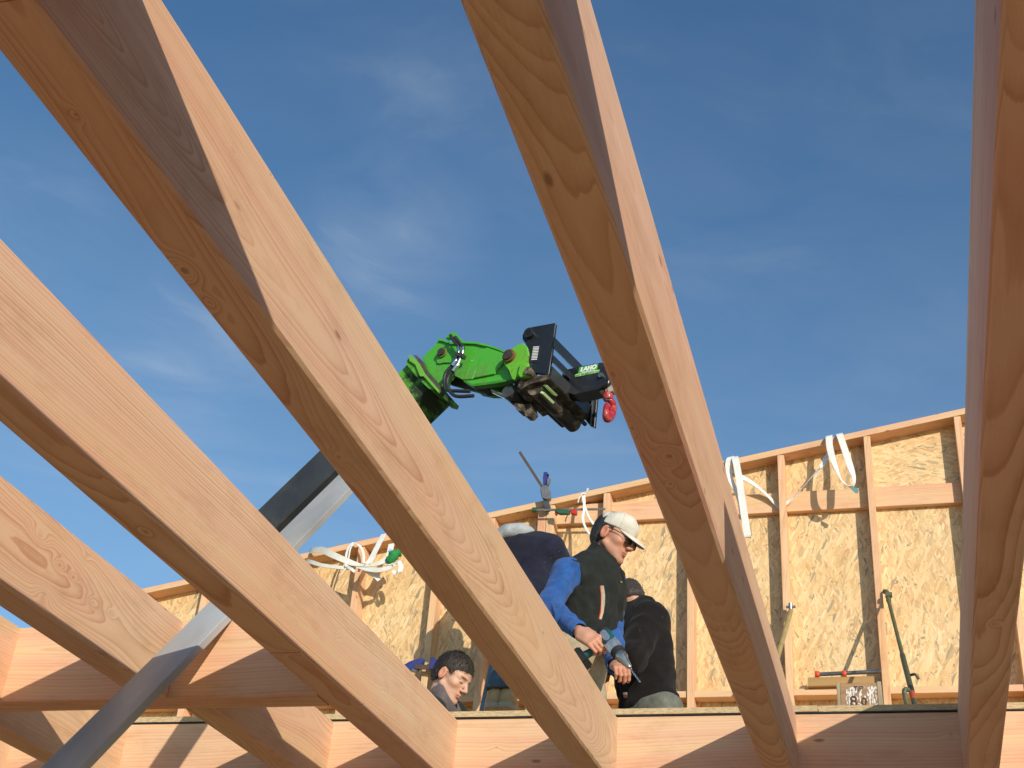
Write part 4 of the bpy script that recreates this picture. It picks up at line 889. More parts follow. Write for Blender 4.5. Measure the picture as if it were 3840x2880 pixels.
def strands(o, n, crown, flow_k, length, width=0.0013, seed=1):
    """short locks rooted on a hair mesh, combed away from the crown"""
    me = o.data; rg = random.Random(seed); bm = bmesh.new(); bm.from_mesh(me)
    vs = list(bm.verts); bm.normal_update(); base = [(v.co.copy(), v.normal.copy()) for v in vs]; c0 = o.matrix_basis.translation
    cr = Vector(crown)-c0
    for _ in range(n):
        p, nn = base[rg.randrange(len(base))]
        t = (p-cr); t = t-nn*t.dot(nn)
        t = t.normalized() if t.length > 1e-4 else nn.orthogonal()
        j = Vector((rg.uniform(-1, 1), rg.uniform(-1, 1), rg.uniform(-1, 1)))*0.45
        d = (nn*0.35 + t*flow_k + j).normalized(); L = length*rg.uniform(.6, 1.3); s = d.cross(nn)
        s = (s.normalized() if s.length > 1e-3 else nn.orthogonal())*width*rg.uniform(.7, 1.4)
        d2 = (d+t*0.5-nn*0.25).normalized(); q = p-nn*0.001
        a = [bm.verts.new(q-s), bm.verts.new(q+s), bm.verts.new(q+d*L*0.55+s*0.7), bm.verts.new(q+d*L*0.55-s*0.7), bm.verts.new(q+d*L*0.55+d2*L*0.45)]
        bm.faces.new((a[0], a[1], a[2], a[3])); bm.faces.new((a[3], a[2], a[4]))
    bm.to_mesh(me); bm.free()
def mesh_sdf(name, fn, lo, hi, h, mat, parent=None, colfn=None, bs=12):
    lo = np.array(lo, np.float32); hi = np.array(hi, np.float32)
    n = np.ceil((hi-lo)/h/bs).astype(int)*bs + 1
    D = np.ones(n, np.float32)
    nb = (n-1)//bs
    I = np.stack(np.meshgrid(*[np.arange(k) for k in nb], indexing='ij'), -1).reshape(-1, 3)
    C = lo + (I*bs + bs/2)*h
    dc = fn(C.astype(np.float32)); act = np.abs(dc) < bs*h*0.87*1.6+0.012
    ar = np.arange(bs+1); G = np.stack(np.meshgrid(ar, ar, ar, indexing='ij'), -1)
    for i in np.where(~act)[0]:
        a = I[i]*bs; D[a[0]:a[0]+bs+1, a[1]:a[1]+bs+1, a[2]:a[2]+bs+1] = dc[i]
    idx = np.where(act)[0]
    for s in range(0, len(idx), 60):
        ch = idx[s:s+60]
        pts = lo + ((I[ch]*bs)[:, None, None, None, :] + G[None])*h
        d = fn(pts.reshape(-1, 3).astype(np.float32)).reshape(len(ch), bs+1, bs+1, bs+1)
        for q, i in enumerate(ch):
            a = I[i]*bs; D[a[0]:a[0]+bs+1, a[1]:a[1]+bs+1, a[2]:a[2]+bs+1] = d[q]
    S = D < 0
    cor = np.array([[i, j, k] for i in (0, 1) for j in (0, 1) for k in (0, 1)])
    cnt = sum(S[c[0]:n[0]-1+c[0], c[1]:n[1]-1+c[1], c[2]:n[2]-1+c[2]].astype(np.int8) for c in cor)
    cells = np.argwhere((cnt > 0) & (cnt < 8))
    vid = -np.ones(np.array(cnt.shape), np.int32); vid[tuple(cells.T)] = np.arange(len(cells))
    cv = np.stack([D[cells[:, 0]+c[0], cells[:, 1]+c[1], cells[:, 2]+c[2]] for c in cor], 1)
    acc = np.zeros((len(cells), 3)); num = np.zeros(len(cells))
    for a in range(8):
        for b in range(a+1, 8):
            if np.abs(cor[a]-cor[b]).sum() != 1: continue
            va, vb = cv[:, a], cv[:, b]; m = (va < 0) != (vb < 0)
            t = np.where(m, va/np.where(m, va-vb, 1), 0)
            acc += np.where(m[:, None], cor[a]+(cor[b]-cor[a])*t[:, None], 0); num += m
    vs = lo + (cells + acc/num[:, None])*h
    quads = []
    for ax in range(3):
        o1, o2 = [(1, 2), (2, 0), (0, 1)][ax]
        sl0 = [slice(None)]*3; sl1 = [slice(None)]*3
        sl0[ax] = slice(0, -1); sl1[ax] = slice(1, None)
        A = S[tuple(sl0)]; B = S[tuple(sl1)]
        E_ = np.argwhere(A != B)
        ok = (E_[:, o1] > 0) & (E_[:, o2] > 0) & (E_[:, o1] < n[o1]-1) & (E_[:, o2] < n[o2]-1); E_ = E_[ok]
        inside = A[tuple(E_.T)]
        def g(d1, d2):
            q = E_.copy(); q[:, o1] -= d1; q[:, o2] -= d2; return vid[tuple(q.T)]
        q = np.stack([g(1, 1), g(0, 1), g(0, 0), g(1, 0)], 1)
        q[~inside] = q[~inside][:, ::-1]
        quads.append(q)
    F = np.concatenate(quads); F = F[(F >= 0).all(1)]
    c0 = (vs.min(0)+vs.max(0))/2; vl = vs-c0
    me = bpy.data.meshes.new(name)
    me.vertices.add(len(vl)); me.vertices.foreach_set('co', vl.astype(np.float32).ravel())
    me.loops.add(len(F)*4); me.loops.foreach_set('vertex_index', F.astype(np.int32).ravel())
    me.polygons.add(len(F)); me.polygons.foreach_set('loop_start', np.arange(0, len(F)*4, 4, dtype=np.int32))
    me.update(calc_edges=True); me.validate()
    if colfn is not None:
        ca = me.color_attributes.new('tone', 'FLOAT_COLOR', 'POINT')
        c = np.ones((len(vs), 4), np.float32); c[:, :3] = colfn(vs.astype(np.float32)); ca.data.foreach_set('color', c.ravel())
    return put(name, me, mat, parent, Matrix.Translation(Vector(c0.tolist())), smooth=True)

def axes(fw, up):
    """rows: forward, left, up"""
    f = Vector(fw).normalized(); u = Vector(up); u = (u-f*u.dot(f)).normalized(); l = u.cross(f)
    return np.array([f, l, u], dtype=np.float32)
class Head:
    """face axes: x forward, y left, z up; origin between the ears"""
    def __init__(s, o, R, k=1.0): s.o = V3(o); s.R = R; s.k = k
    def w(s, x, y, z): return s.o + s.k*(x*s.R[0]+y*s.R[1]+z*s.R[2])
    def loc(s, P): return ((P-s.o)@s.R.T)/s.k
    def sdf(s, P, neck=None):
        Q = s.loc(P); I = np.eye(3); E = lambda c, r: ell(Q, c, I, r); K = lambda a, b, ra, rb: cone(Q, a, b, ra, rb)
        ym = Q.copy(); ym[:, 1] = np.abs(ym[:, 1])
        EM = lambda c, r: ell(ym, c, I, r); KM = lambda a, b, ra, rb: cone(ym, a, b, ra, rb)
        d = E((-0.006, 0, 0.045), (0.099, 0.076, 0.086))
        d = smin(d, E((0.042, 0, -0.005), (0.052, 0.060, 0.086)), 0.03)
        d = smin(d, E((0.046, 0, -0.058), (0.044, 0.046, 0.044)), 0.025)
        d = smin(d, KM((0.004, 0.054, -0.042), (0.072, 0.020, -0.088), 0.016, 0.017), 0.022)
        d = smin(d, E((0.083, 0, -0.092), (0.019, 0.022, 0.018)), 0.016)
        d = smin(d, EM((0.060, 0.044, -0.014), (0.024, 0.020, 0.018)), 0.018)
        d = smin(d, KM((0.088, 0.008, 0.030), (0.074, 0.046, 0.026), 0.011, 0.009), 0.012)
        d = smax(d, -EM((0.102, 0.031, 0.008), (0.018, 0.017, 0.013)), 0.012)
        d = smin(d, EM((0.080, 0.031, 0.008), (0.0135, 0.014, 0.0125)), 0.004)
        d = smin(d, K((0.090, 0, 0.022), (0.118, 0, -0.020), 0.0075, 0.0115), 0.010)
        d = smin(d, EM((0.106, 0.011, -0.026), (0.011, 0.008, 0.008)), 0.006)
        d = smax(d, -EM((0.109, 0.007, -0.034), (0.005, 0.003, 0.004)), 0.003)
        d = smin(d, KM((0.101, 0.0, -0.049), (0.090, 0.021, -0.054), 0.0065, 0.004), 0.006)
        d = smin(d, KM((0.099, 0.0, -0.0615), (0.089, 0.019, -0.0575), 0.0075, 0.004), 0.006)
        d = smax(d, -KM((0.109, 0.0, -0.0553), (0.091, 0.024, -0.0563), 0.0022, 0.002), 0.004)
        d = smax(d, -E((0.102, 0, -0.074), (0.009, 0.02, 0.006)), 0.008)
        ear = EM((-0.006, 0.082, 0.0), (0.021, 0.009, 0.033))
        ear = smax(ear, -EM((-0.004, 0.092, 0.003), (0.012, 0.008, 0.020)), 0.004)
        d = smin(d, ear, 0.007)
        return d*s.k
    def tone(s, P, stubble=0.0, brow=(0.2, 0.16, 0.14)):
        Q = s.loc(P); y = np.abs(Q[:, 1]); c = np.ones((len(P), 3), np.float32)
        def blend(mask, col):
            nonlocal c
            c = c*(1-mask[:, None]) + np.array(col, np.float32)*c*mask[:, None]
        def blob(x, yy, z, rx, ry, rz):
            q = np.sqrt(((Q[:, 0]-x)/rx)**2+((y-yy)/ry)**2+((Q[:, 2]-z)/rz)**2); return np.clip(1.4-q, 0, 1)
        face = ((np.abs(Q) < 0.16).all(1)).astype(np.float32)
        blend(blob(0.072, 0.044, -0.022, 0.03, 0.022, 0.022)*0.45, (1.0, 0.66, 0.58))
        blend(blob(0.118, 0, -0.022, 0.016, 0.016, 0.016)*0.4, (1.0, 0.66, 0.58))
        blend(blob(-0.006, 0.086, 0.0, 0.024, 0.014, 0.036)*0.7, (1.0, 0.62, 0.54))
        blend(blob(0.098, 0.008, -0.055, 0.013, 0.019, 0.0085)*0.9, (0.80, 0.42, 0.40))
        blend(blob(0.104, 0.010, -0.0555, 0.02, 0.014, 0.0018)*0.7, (0.4, 0.2, 0.2))
        if stubble:
            blend(np.clip(blob(0.07, 0.03, -0.075, 0.045, 0.05, 0.032), 0, 1)*stubble, (0.66, 0.62, 0.62))
        blend(np.clip(1.6*blob(0.087, 0.030, 0.030, 0.022, 0.022, 0.0055), 0, 1)*0.85, brow)
        blend(np.clip(1.5*blob(0.093, 0.031, 0.0045, 0.016, 0.0135, 0.0035), 0, 1)*0.85, (0.16, 0.10, 0.09))
        return np.clip(c, 0, 1)

class Hand:
    """palm frame: x towards fingers, y towards the thumb side, z out of the back of the hand"""
    def __init__(s, wrist, R, curl, spread=0.0, k=1.0, thumb=((0.03, 0.045, -0.015), (0.055, 0.055, -0.035), (0.082, 0.045, -0.045))):
        s.o = V3(wrist); s.R = R; s.k = k; s.curl = curl; s.thumb = thumb
    def w(s, p): return s.o + s.k*(p[0]*s.R[0]+p[1]*s.R[1]+p[2]*s.R[2])
    def sdf(s, P):
        W_ = s.w; k = s.k
        d = rbox(P, W_((0.048, 0.0, 0.0)), s.R, (0.046*k, 0.038*k, 0.013*k), 0.012*k)
        d = smin(d, cone(P, W_((0, 0, 0)), W_((0.04, 0.0, 0)), 0.026*k, 0.024*k), 0.02)
        for i, (yy, ln) in enumerate(((0.030, 0.95), (0.010, 1.05), (-0.010, 0.98), (-0.029, 0.80))):
            p = np.array((0.090, yy, 0.001)); ang = 0.0; r = (0.0098, 0.0096, 0.0092, 0.0082)[i]
            d = smin(d, np.linalg.norm(P-V3(W_(p)), axis=1) - (r+0.0018)*k, 0.008)
            ff = None
            for L, a, in zip((0.044, 0.028, 0.022), s.curl):
                ang += a*(1+0.05*i); q = p + np.array((math.cos(ang), 0.0, -math.sin(ang)))*L*ln
                e = cone(P, W_(p), W_(q), r*k, r*0.92*k); ff = e if ff is None else smin(ff, e, 0.004)
                p = q; r *= 0.92
            d = smin(d, ff, 0.0035)
        t = [np.array((0.012, 0.028, -0.006))] + [np.array(q) for q in s.thumb]
        for (a, b, ra, rb) in ((t[0], t[1], 0.017, 0.0135), (t[1], t[2], 0.0125, 0.0115), (t[2], t[3], 0.011, 0.009)):
            d = smin(d, cone(P, W_(a), W_(b), ra*k, rb*k), 0.006)
        return d
def limb(P, pts, rad, k=0.03):
    d = None
    for i in range(len(pts)-1):
        e = cone(P, pts[i], pts[i+1], rad[i], rad[i+1]); d = e if d is None else smin(d, e, k)
    return d
def bounds(pts, pad): a = np.array([V3(p) for p in pts]); return a.min(0)-pad, a.max(0)+pad
def sk(px, py, Y): return PY(px, py, Y)
tan = skin('skin_tanned', (0.54, 0.285, 0.19)); pale = skin('skin_pale', (0.62, 0.375, 0.265))

def boot_sdf(P, ank, fwd, top=0.10):
    """ankle point, forward direction (horizontal); sole 8 cm below the ankle"""
    f = Vector(fwd); f.z = 0; f.normalize(); z = Vector((0, 0, 1)); a = Vector(ank)
    R = axes(f, z)
    d = ell(P, a+f*0.075-z*0.040, R, (0.125, 0.048, 0.042))
    d = smin(d, ell(P, a-f*0.015-z*0.035, R, (0.052, 0.043, 0.05)), 0.03)
    d = smin(d, cone(P, a-z*0.03, a+z*top, 0.046, 0.050), 0.03)
    return smax(d, plane(P, a-z*0.080, -z), 0.006)

# ---- man in cream cap -----------------------------------------------------------
YM = 6.1
hd = Head(sk(2295, 2020, YM), axes((0.983*0.915, -0.165*0.915, -0.40), (0.40, -0.06, 0.915)), 1.09)
neck0 = hd.w(-0.022, 0, -0.04); C7 = V3(sk(2243, 2112, YM+0.03))
shR, shL = V3(sk(2128, 2152, 5.95)), V3(sk(2296, 2178, 6.33))
elR, wrR = V3(sk(2056, 2272, 5.80)), V3(sk(2158, 2392, 5.60))
elL, wrL = V3(sk(2292, 2415, 6.16)), V3(sk(2312, 2497, 5.86))
chest = V3(sk(2236, 2228, 6.13)); waist = V3(sk(2206, 2348, 6.13)); pelv = V3(sk(2158, 2450, 6.16))
sx = (shL-shR); sx[2] *= 0.4; sx /= np.linalg.norm(sx)
spine = (C7-pelv); spine /= np.linalg.norm(spine)
nf = np.cross(spine, sx); nf /= np.linalg.norm(nf)
if nf[1] > 0: nf = -nf
BR = np.array([sx, nf, spine], np.float32)
hipR, hipL = pelv - sx*0.09 - np.array([0, 0, .03], np.float32), pelv + sx*0.09 - np.array([0, 0, .03], np.float32)
kn_f = nf*np.array([1, 1, 0], np.float32); kn_f /= np.linalg.norm(kn_f)
anR = np.array([hipR[0]-0.16, hipR[1]-0.05, DECK+0.082], np.float32); anL = np.array([hipL[0]-0.13, hipL[1]+0.02, DECK+0.082], np.float32)
knR, knL = (hipR+anR)/2 + kn_f*0.11, (hipL+anL)/2 + kn_f*0.11
# drill axis first: the right hand closes on its grip
DR0, DR1 = V3(sk(2262, 2372, 5.60)), V3(sk(2362, 2504, 5.52))
dax = (DR1-DR0)/np.linalg.norm(DR1-DR0)
gdir = V3(sk(2196, 2500, 5.60)) - V3(sk(2272, 2410, 5.60)); gdir -= dax*(gdir@dax); gdir /= np.linalg.norm(gdir)
dn = np.cross(dax, gdir)                                   # side of the tool; made to face the camera
if dn[1] > 0: dn = -dn
grip = DR0 + dax*0.060
fdir = V3(sk(2235, 2440, 5.56)) - wrR; fdir /= np.linalg.norm(fdir)
HR = axes(Vector(fdir.tolist()), Vector((dn*0.9 - dax*0.1 + np.array([0, 0, .35])).tolist()))
if (HR[1]@gdir) > 0: pass
gc = DR0+dax*0.052+gdir*0.060
wrR = (gc - 1.08*(0.100*HR[0]-0.030*HR[2])).astype(np.float32)
handR = Hand(wrR, HR, (0.50, 1.30, 0.9), k=1.08, thumb=((0.035, 0.040, -0.022), (0.062, 0.040, -0.045), (0.088, 0.030, -0.055)))
fl_ = V3(sk(2345, 2512, 5.72)) - wrL; fl_ /= np.linalg.norm(fl_)
handL = Hand(wrL, axes(Vector(fl_.tolist()), Vector((0.25, -0.75, 0.5))), (0.7, 1.1, 0.8), thumb=((0.035, 0.044, 0.0), (0.062, 0.046, -0.01), (0.088, 0.034, -0.018)))
def body_core(P, chest, waist, pelv, C7, shR, shL, BR, g=0.0, w_=1.0):
    d = ell(P, chest, BR, (0.165*w_+g, 0.112+g, 0.20+g))
    d = smin(d, ell(P, waist, BR, (0.145*w_+g, 0.105+g, 0.16+g)), 0.06)
    d = smin(d, ell(P, pelv, BR, (0.160*w_+g, 0.115+g, 0.13+g)), 0.06)
    for s_ in (shR, shL):
        d = smin(d, cone(P, C7-BR[2]*0.035, s_, 0.050+g, 0.058+g), 0.05)
    return d
def man_body(P):
    d = body_core(P, chest, waist, pelv, C7, shR, shL, BR, -0.012)
    d = smin(d, limb(P, [neck0, C7], [0.054, 0.062], 0.03), 0.03)
    d = smin(d, hd.sdf(P), 0.02)
    d = smin(d, limb(P, [shR, elR, wrR], [0.050, 0.038, 0.027]), 0.02)
    d = smin(d, limb(P, [shL, elL, wrL], [0.050, 0.038, 0.027]), 0.02)
    d = smin(d, limb(P, [hipR, knR, anR], [0.075, 0.050, 0.036]), 0.03)
    d = smin(d, limb(P, [hipL, knL, anL], [0.075, 0.050, 0.036]), 0.03)
    d = smin(d, handR.sdf(P), 0.008); d = smin(d, handL.sdf(P), 0.008)
    return d
allp = [hd.w(0, 0, 0.15), hd.w(0.14, 0, 0), hd.w(-0.12, 0, 0), shR, shL, elR, wrR, elL, wrL, anR, anL, chest, pelv]
lo, hi = bounds(allp, 0.17)
def man_tone(P):
    c = hd.tone(P, 0.55)
    for h_, wr in ((handR, wrR), (handL, wrL)):
        q = (P-wr)@h_.R.T; m = np.clip((q[:, 0]-0.06)/0.05, 0, 1)*(np.linalg.norm(P-wr, axis=1) < 0.24)
        c = c*(1-0.45*m[:, None]) + c*np.array((1.0, 0.74, 0.66), np.float32)*0.45*m[:, None]
    return c
man = mesh_sdf('person', man_body, lo, hi, 0.0042, tan, None, man_tone)
tag(man, 'man in cream cap, dark vest and blue sleeves looking down at the drill he holds', 'person', 'people building the upper floor')
vest_m = cloth('vest_black', (0.020, 0.022, 0.020), fuzz=0.15); blue = cloth('fleece_blue', (0.022, 0.088, 0.285), fuzz=0.5)
beige = cloth('work_beige', (0.38, 0.31, 0.21), fuzz=0.1); capm = cloth('cap_cream', (0.64, 0.60, 0.51), weave=2600, fuzz=0.05, var=0.08)
# sleeves (fleece shirt)
def sleeves(P):
    d = limb(P, [shR+0.02*sx, shR, elR, wrR-0.012*(wrR-elR)/0.26], [0.072, 0.074, 0.057, 0.044], 0.05)
    e = limb(P, [shL, elL, wrL], [0.072, 0.057, 0.048], 0.05)
    d = d - 0.009*(crease(P, 48, 3)-0.3) ; e = e - 0.009*(crease(P, 48, 4)-0.3)
    aR = (wrR-elR)/np.linalg.norm(wrR-elR); aL = (wrL-elL)/np.linalg.norm(wrL-elL)
    d = smax(d, plane(P, wrR+aR*0.004, aR), 0.01)
    d = smax(d, -(cone(P, wrR-aR*0.03, wrR+aR*0.06, 0.036, 0.042)), 0.006)
    e = smax(e, plane(P, wrL+aL*0.02, aL), 0.01); e = smax(e, -cone(P, wrL-aL*0.05, wrL+aL*0.1, 0.036, 0.052), 0.006)
    body = body_core(P, chest, waist, pelv, C7, shR, shL, BR, 0.0)
    body = smax(body, plane(P, pelv+spine*0.09, -spine), 0.02)
    # open shirt collar
    col = np.abs(cone(P, C7-spine*0.02+nf*0.02, C7+spine*0.035+nf*0.035, 0.080, 0.082))-0.008
    col = smax(col, plane(P, C7+spine*0.03+nf*0.05, spine), 0.01); col = smax(col, plane(P, C7-spine*0.04, -spine), 0.01)
    return np.minimum(smin(smin(d, e, 0.001), body, 0.02), col)
mesh_sdf('shirt', sleeves, lo, hi, 0.0055, blue, man)
# quilted vest with stand collar
def vest(P):
    d = body_core(P, chest, waist, pelv, C7, shR, shL, BR, 0.026, 1.04)
    d = d - 0.008*(crease(P, 36, 11)-0.3) + 0.003*fold(P, 70, 12)
    # armholes, hem
    for s_, e_ in ((shR, elR), (shL, elL)):
        a = (e_-s_)/np.linalg.norm(e_-s_); out = (s_-(shR+shL)/2); out = out/np.linalg.norm(out)
        nn = out*0.9+a*0.30; nn /= np.linalg.norm(nn)
        d = smax(d, plane(P, s_+nn*0.012, nn) - 1.4*np.clip(-((P-s_)@spine)-0.05, 0, 1), 0.015)
        hole = cone(P, s_+nn*0.05, s_+a*0.07+nn*0.05, 0.070, 0.066); d = smax(d, -hole, 0.012)
    d = smax(d, plane(P, pelv+spine*0.055, -(spine*0.9+sx*0.05)), 0.02)
    # collar
    ca, cb_ = C7-spine*0.05+nf*0.010, C7+spine*0.064+nf*0.042
    c = np.abs(cone(P, ca, cb_, 0.106, 0.088))-0.008
    c = smax(c, plane(P, cb_+spine*0.004, spine*0.85+nf*0.55), 0.008); c = smax(c, plane(P, ca-spine*0.03, -spine), 0.02)
    d = smin(d, c, 0.025)
    # open front below the chin: a V between the lapels
    vq = (P-(C7+nf*0.10)); u = vq@sx-0.035; z_ = vq@spine
    v = np.maximum(np.abs(u) - 0.050*np.clip((z_+0.10)/0.10, 0, 1.3), -(vq@nf)-0.06)
    d = smax(d, -np.maximum(v, -(z_+0.11)), 0.006)
    # zip groove
    zq = P-chest; zz_ = np.maximum(np.abs(zq@sx-0.045)-0.003, -(zq@nf)+0.02); d = smax(d, -np.maximum(zz_, -(d+0.006)), 0.006)
    # seams of the front panel
    for s0 in (-0.055,):
        zz_ = np.maximum(np.abs(zq@sx-s0)-0.002, -(zq@nf)+0.02); d = smax(d, -np.maximum(zz_, -(d+0.005)), 0.005)
    return d
vo = mesh_sdf('vest', vest, lo, hi, 0.0050, vest_m, man)
# pocket flash: a slim beige strip edged red down the chest, following the vest's surface
def on_surface(fn, p, n, far=0.25):
    ts = np.linspace(far, -0.1, 240, dtype=np.float32); q = V3(p)[None]+ts[:, None]*V3(n)[None]
    d = fn(q.astype(np.float32)); i = np.argmax(d < 0); return q[max(i-1, 0)]
def strip(name, pts, wid, fn, mat, par, lift=0.003, side=None):
    bm = bmesh.new(); rows = []
    for (px, py), w0 in zip(pts, wid):
        pr_ = []
        for dx in (-w0/2, w0/2):
            d = ray(px+dx, py); q = None
            ts = np.linspace(5.3, 7.6, 900, dtype=np.float32)
            P = (d[None]*(ts/d[1])[:, None]).astype(np.float32); dd_ = fn(P); i = int(np.argmax(dd_ < lift)) if dd_.min() < lift else int(np.argmin(dd_))
            pr_.append(Vector(P[i].tolist()))
        rows.append(pr_)
    vs = [[bm.verts.new(p) for p in r] for r in rows]
    back = [[bm.verts.new(p+Vector((0.0, 0.004, 0.0))) for p in r] for r in rows]
    for i in range(len(vs)-1):
        bm.faces.new((vs[i][0], vs[i][1], vs[i+1][1], vs[i+1][0])); bm.faces.new((back[i][0], back[i+1][0], back[i+1][1], back[i][1]))
        bm.faces.new((vs[i][0], vs[i+1][0], back[i+1][0], back[i][0])); bm.faces.new((vs[i][1], back[i][1], back[i+1][1], vs[i+1][1]))
    mw = centre(bm); return from_bm(name, bm, mat, par, mw)
FS = [(2258, 2196), (2262, 2230), (2262, 2262), (2258, 2295), (2252, 2322)]
strip('pocket_flash', FS, [12, 13, 13, 11, 7], vest, cloth('flash_beige', (0.42, 0.35, 0.26), fuzz=0), vo, 0.004)
strip('flash_piping', [(x-8+0.5*i, y) for i, (x, y) in enumerate(FS)], [4, 4, 4, 4, 4], vest, cloth('flash_red', (0.42, 0.04, 0.03), fuzz=0), vo, 0.004)
for (px, py) in ((2330, 2182),):
    strip('press_stud', [(px, py-3), (px, py+3)], [6, 6], vest, plain('brass_stud', (0.35, 0.30, 0.12), 0.35, metal=0.7), vo, 0.006)
# red tee at the throat
def tee(P):
    c = cone(P, C7-spine*0.045+nf*0.02, C7+spine*0.022+nf*0.04, 0.070, 0.066); return smax(c, plane(P, C7+spine*0.012+nf*0.05, spine), 0.008)
mesh_sdf('t_shirt', tee, *bounds([C7], 0.16), 0.005, cloth('tee_red', (0.36, 0.045, 0.05), fuzz=0.1), man)
def trousers(P):
    d = ell(P, pelv-spine*0.01, BR, (0.178, 0.132, 0.135))
    d = smin(d, limb(P, [hipR, knR, anR+np.array([0, 0, .02], np.float32)], [0.105, 0.080, 0.072]), 0.05)
    d = smin(d, limb(P, [hipL, knL, anL+np.array([0, 0, .02], np.float32)], [0.105, 0.080, 0.072]), 0.05)
    d = d + 0.008*fold(P, 40, 21)
    return smax(smax(d, plane(P, pelv+spine*0.105, spine), 0.01), plane(P, (0, 0, DECK+0.05), (0, 0, -1)), 0.01)
mesh_sdf('trousers', trousers, lo, hi, 0.007, beige, man)
lea = plain('boot_leather', (0.24, 0.14, 0.06), 0.6, var=0.3, scale=18, bump=0.2)
for a in (anR, anL):
    mesh_sdf('boot', lambda P: boot_sdf(P, a, kn_f), *bounds([a, a+kn_f*0.16], 0.14), 0.006, lea, man)
# hair, cap, glasses
def hair1(P):
    Q = hd.loc(P); d = ell(Q, (-0.012, 0, 0.040), np.eye(3), (0.101, 0.082, 0.090))
    d = smin(d, ell(Q, (-0.055, 0, -0.015), np.eye(3), (0.050, 0.062, 0.055)), 0.03)
    ym = np.abs(Q[:, 1])
    front = np.maximum(Q[:, 0]-0.030+0.35*np.clip(0.02-Q[:, 2], 0, 1)*2, -1)      # hairline in front of the ear
    d = smax(d, front, 0.012)
    earcut = np.sqrt((Q[:, 0]+0.004)**2+(Q[:, 2]-0.002)**2)-0.032; d = smax(d, -np.maximum(earcut, 0.055-ym), 0.006)
    d = smax(d, -(Q[:, 2]+0.058), 0.01)
    return d*hd.k
lo2, hi2 = bounds([hd.w(0, 0, 0.03)], 0.20)
hh = mesh_sdf('hair', hair1, lo2, hi2, 0.0042, hairmat('hair_dark', (0.030, 0.026, 0.024)), man)
strands(hh, 1500, hd.w(-.02, 0, .14).tolist(), 0.9, 0.014)
def capc(P):
    Q = hd.loc(P); d = ell(Q, (0.000, 0, 0.052), np.eye(3), (0.107, 0.086, 0.082))
    d = smin(d, ell(Q, (0.045, 0, 0.075), np.eye(3), (0.054, 0.068, 0.050)), 0.03)
    d = smax(d, -(Q[:, 2]-0.036+0.08*(Q[:, 0]-0.02)), 0.006)
    ph = np.arctan2(Q[:, 1], Q[:, 0]-0.005); seam = np.abs(np.sin(ph*3))
    d = d + 0.0030*np.exp(-(seam/0.07)**2) + 0.0018*fold(P, 60, 31) - 0.004*(crease(P, 45, 33)-0.4)
    bt = Q-np.array([0.004, 0, 0.136], np.float32); d = smin(d, np.sqrt((bt[:, :2]**2).sum(1)+(bt[:, 2]*1.6)**2)-0.008, 0.004)
    return d*hd.k
cp = mesh_sdf('cap', capc, lo2, hi2, 0.0042, capm, man)
bm = bmesh.new(); top = []; NU, NV = 18, 7
for i in range(NU+1):
    u = -1+2*i/NU; row = []
    for j in range(NV+1):
        v = j/NV; th = u*1.0
        bx_, by_ = 0.002+0.100*math.cos(th*0.95), 0.079*math.sin(th)
        ln = 0.076*max(0, 1-u*u)**0.9
        x = bx_+ln*v*math.cos(th*0.25); y = by_*(1-0.03*v); s9 = ln/0.076; z = 0.040-0.08*(bx_-0.02) - v*s9*(0.030*v + 0.020*(y/0.079)**2)
        row.append((x, y, z))
    top.append(row)
def HV(p): return Vector(hd.w(*p).tolist())
A = [[bm.verts.new(HV(p)) for p in r] for r in top]; B = [[bm.verts.new(HV((p[0], p[1], p[2]-0.005))) for p in r] for r in top]
for i in range(NU):
    for j in range(NV):
        bm.faces.new((A[i][j], A[i][j+1], A[i+1][j+1], A[i+1][j])); bm.faces.new((B[i][j], B[i+1][j], B[i+1][j+1], B[i][j+1]))
    bm.faces.new((A[i][NV], B[i][NV], B[i+1][NV], A[i+1][NV])); bm.faces.new((A[i][0], A[i+1][0], B[i+1][0], B[i][0]))
for i in (0, NU):
    for j in range(NV): bm.faces.new((A[i][j], B[i][j], B[i][j+1], A[i][j+1]))
bmesh.ops.remove_doubles(bm, verts=bm.verts, dist=0.0002)
mw = centre(bm); from_bm('brim', bm, capm, cp, mw, angle=1.0)
bm = bmesh.new(); tube(bm, [HV(p) for p in ((0.098, -0.064, 0.012), (0.05, -0.080, 0.020), (0.0, -0.086, 0.022))], 0.0022, 6); tube(bm, [HV(p) for p in ((0.098, 0.064, 0.012), (0.05, 0.080, 0.020), (0.0, 0.086, 0.022))], 0.0022, 6)
for s_ in (-1, 1):
    pts = [HV((0.112-0.25*abs(0.034+0.024*math.cos(q))*0.5, s_*(0.034+0.024*math.cos(q)), 0.003+0.017*math.sin(q))) for q in [k*PI/6 for k in range(13)]]
    tube(bm, pts, 0.0018, 6, 2)
tube(bm, [HV((0.112, -0.012, 0.006)), HV((0.117, 0, 0.010)), HV((0.112, 0.012, 0.006))], 0.0018, 6)
mw = centre(bm); from_bm('glasses', bm, plain('glasses_frame', (0.04, 0.035, 0.03), 0.3), man, mw, angle=1.0)
mt, t_, b_ = new_mat('dark_lens'); b_.inputs['Base Color'].default_value = (0.02, 0.016, 0.012, 1); b_.inputs['Roughness'].default_value = 0.05; b_.inputs['Specular IOR Level'].default_value = 0.7
for s_ in (-1, 1):
    bm = bmesh.new(); prism(bm, [HV((0.110-0.25*abs(0.034+0.024*math.cos(q))*0.5, s_*(0.034+0.023*math.cos(q)), 0.003+0.016*math.sin(q))) for q in [k*PI/8 for k in range(16)]], V3(hd.R[0])*0.0012)
    mw = centre(bm); from_bm('lens', bm, mt, man, mw)

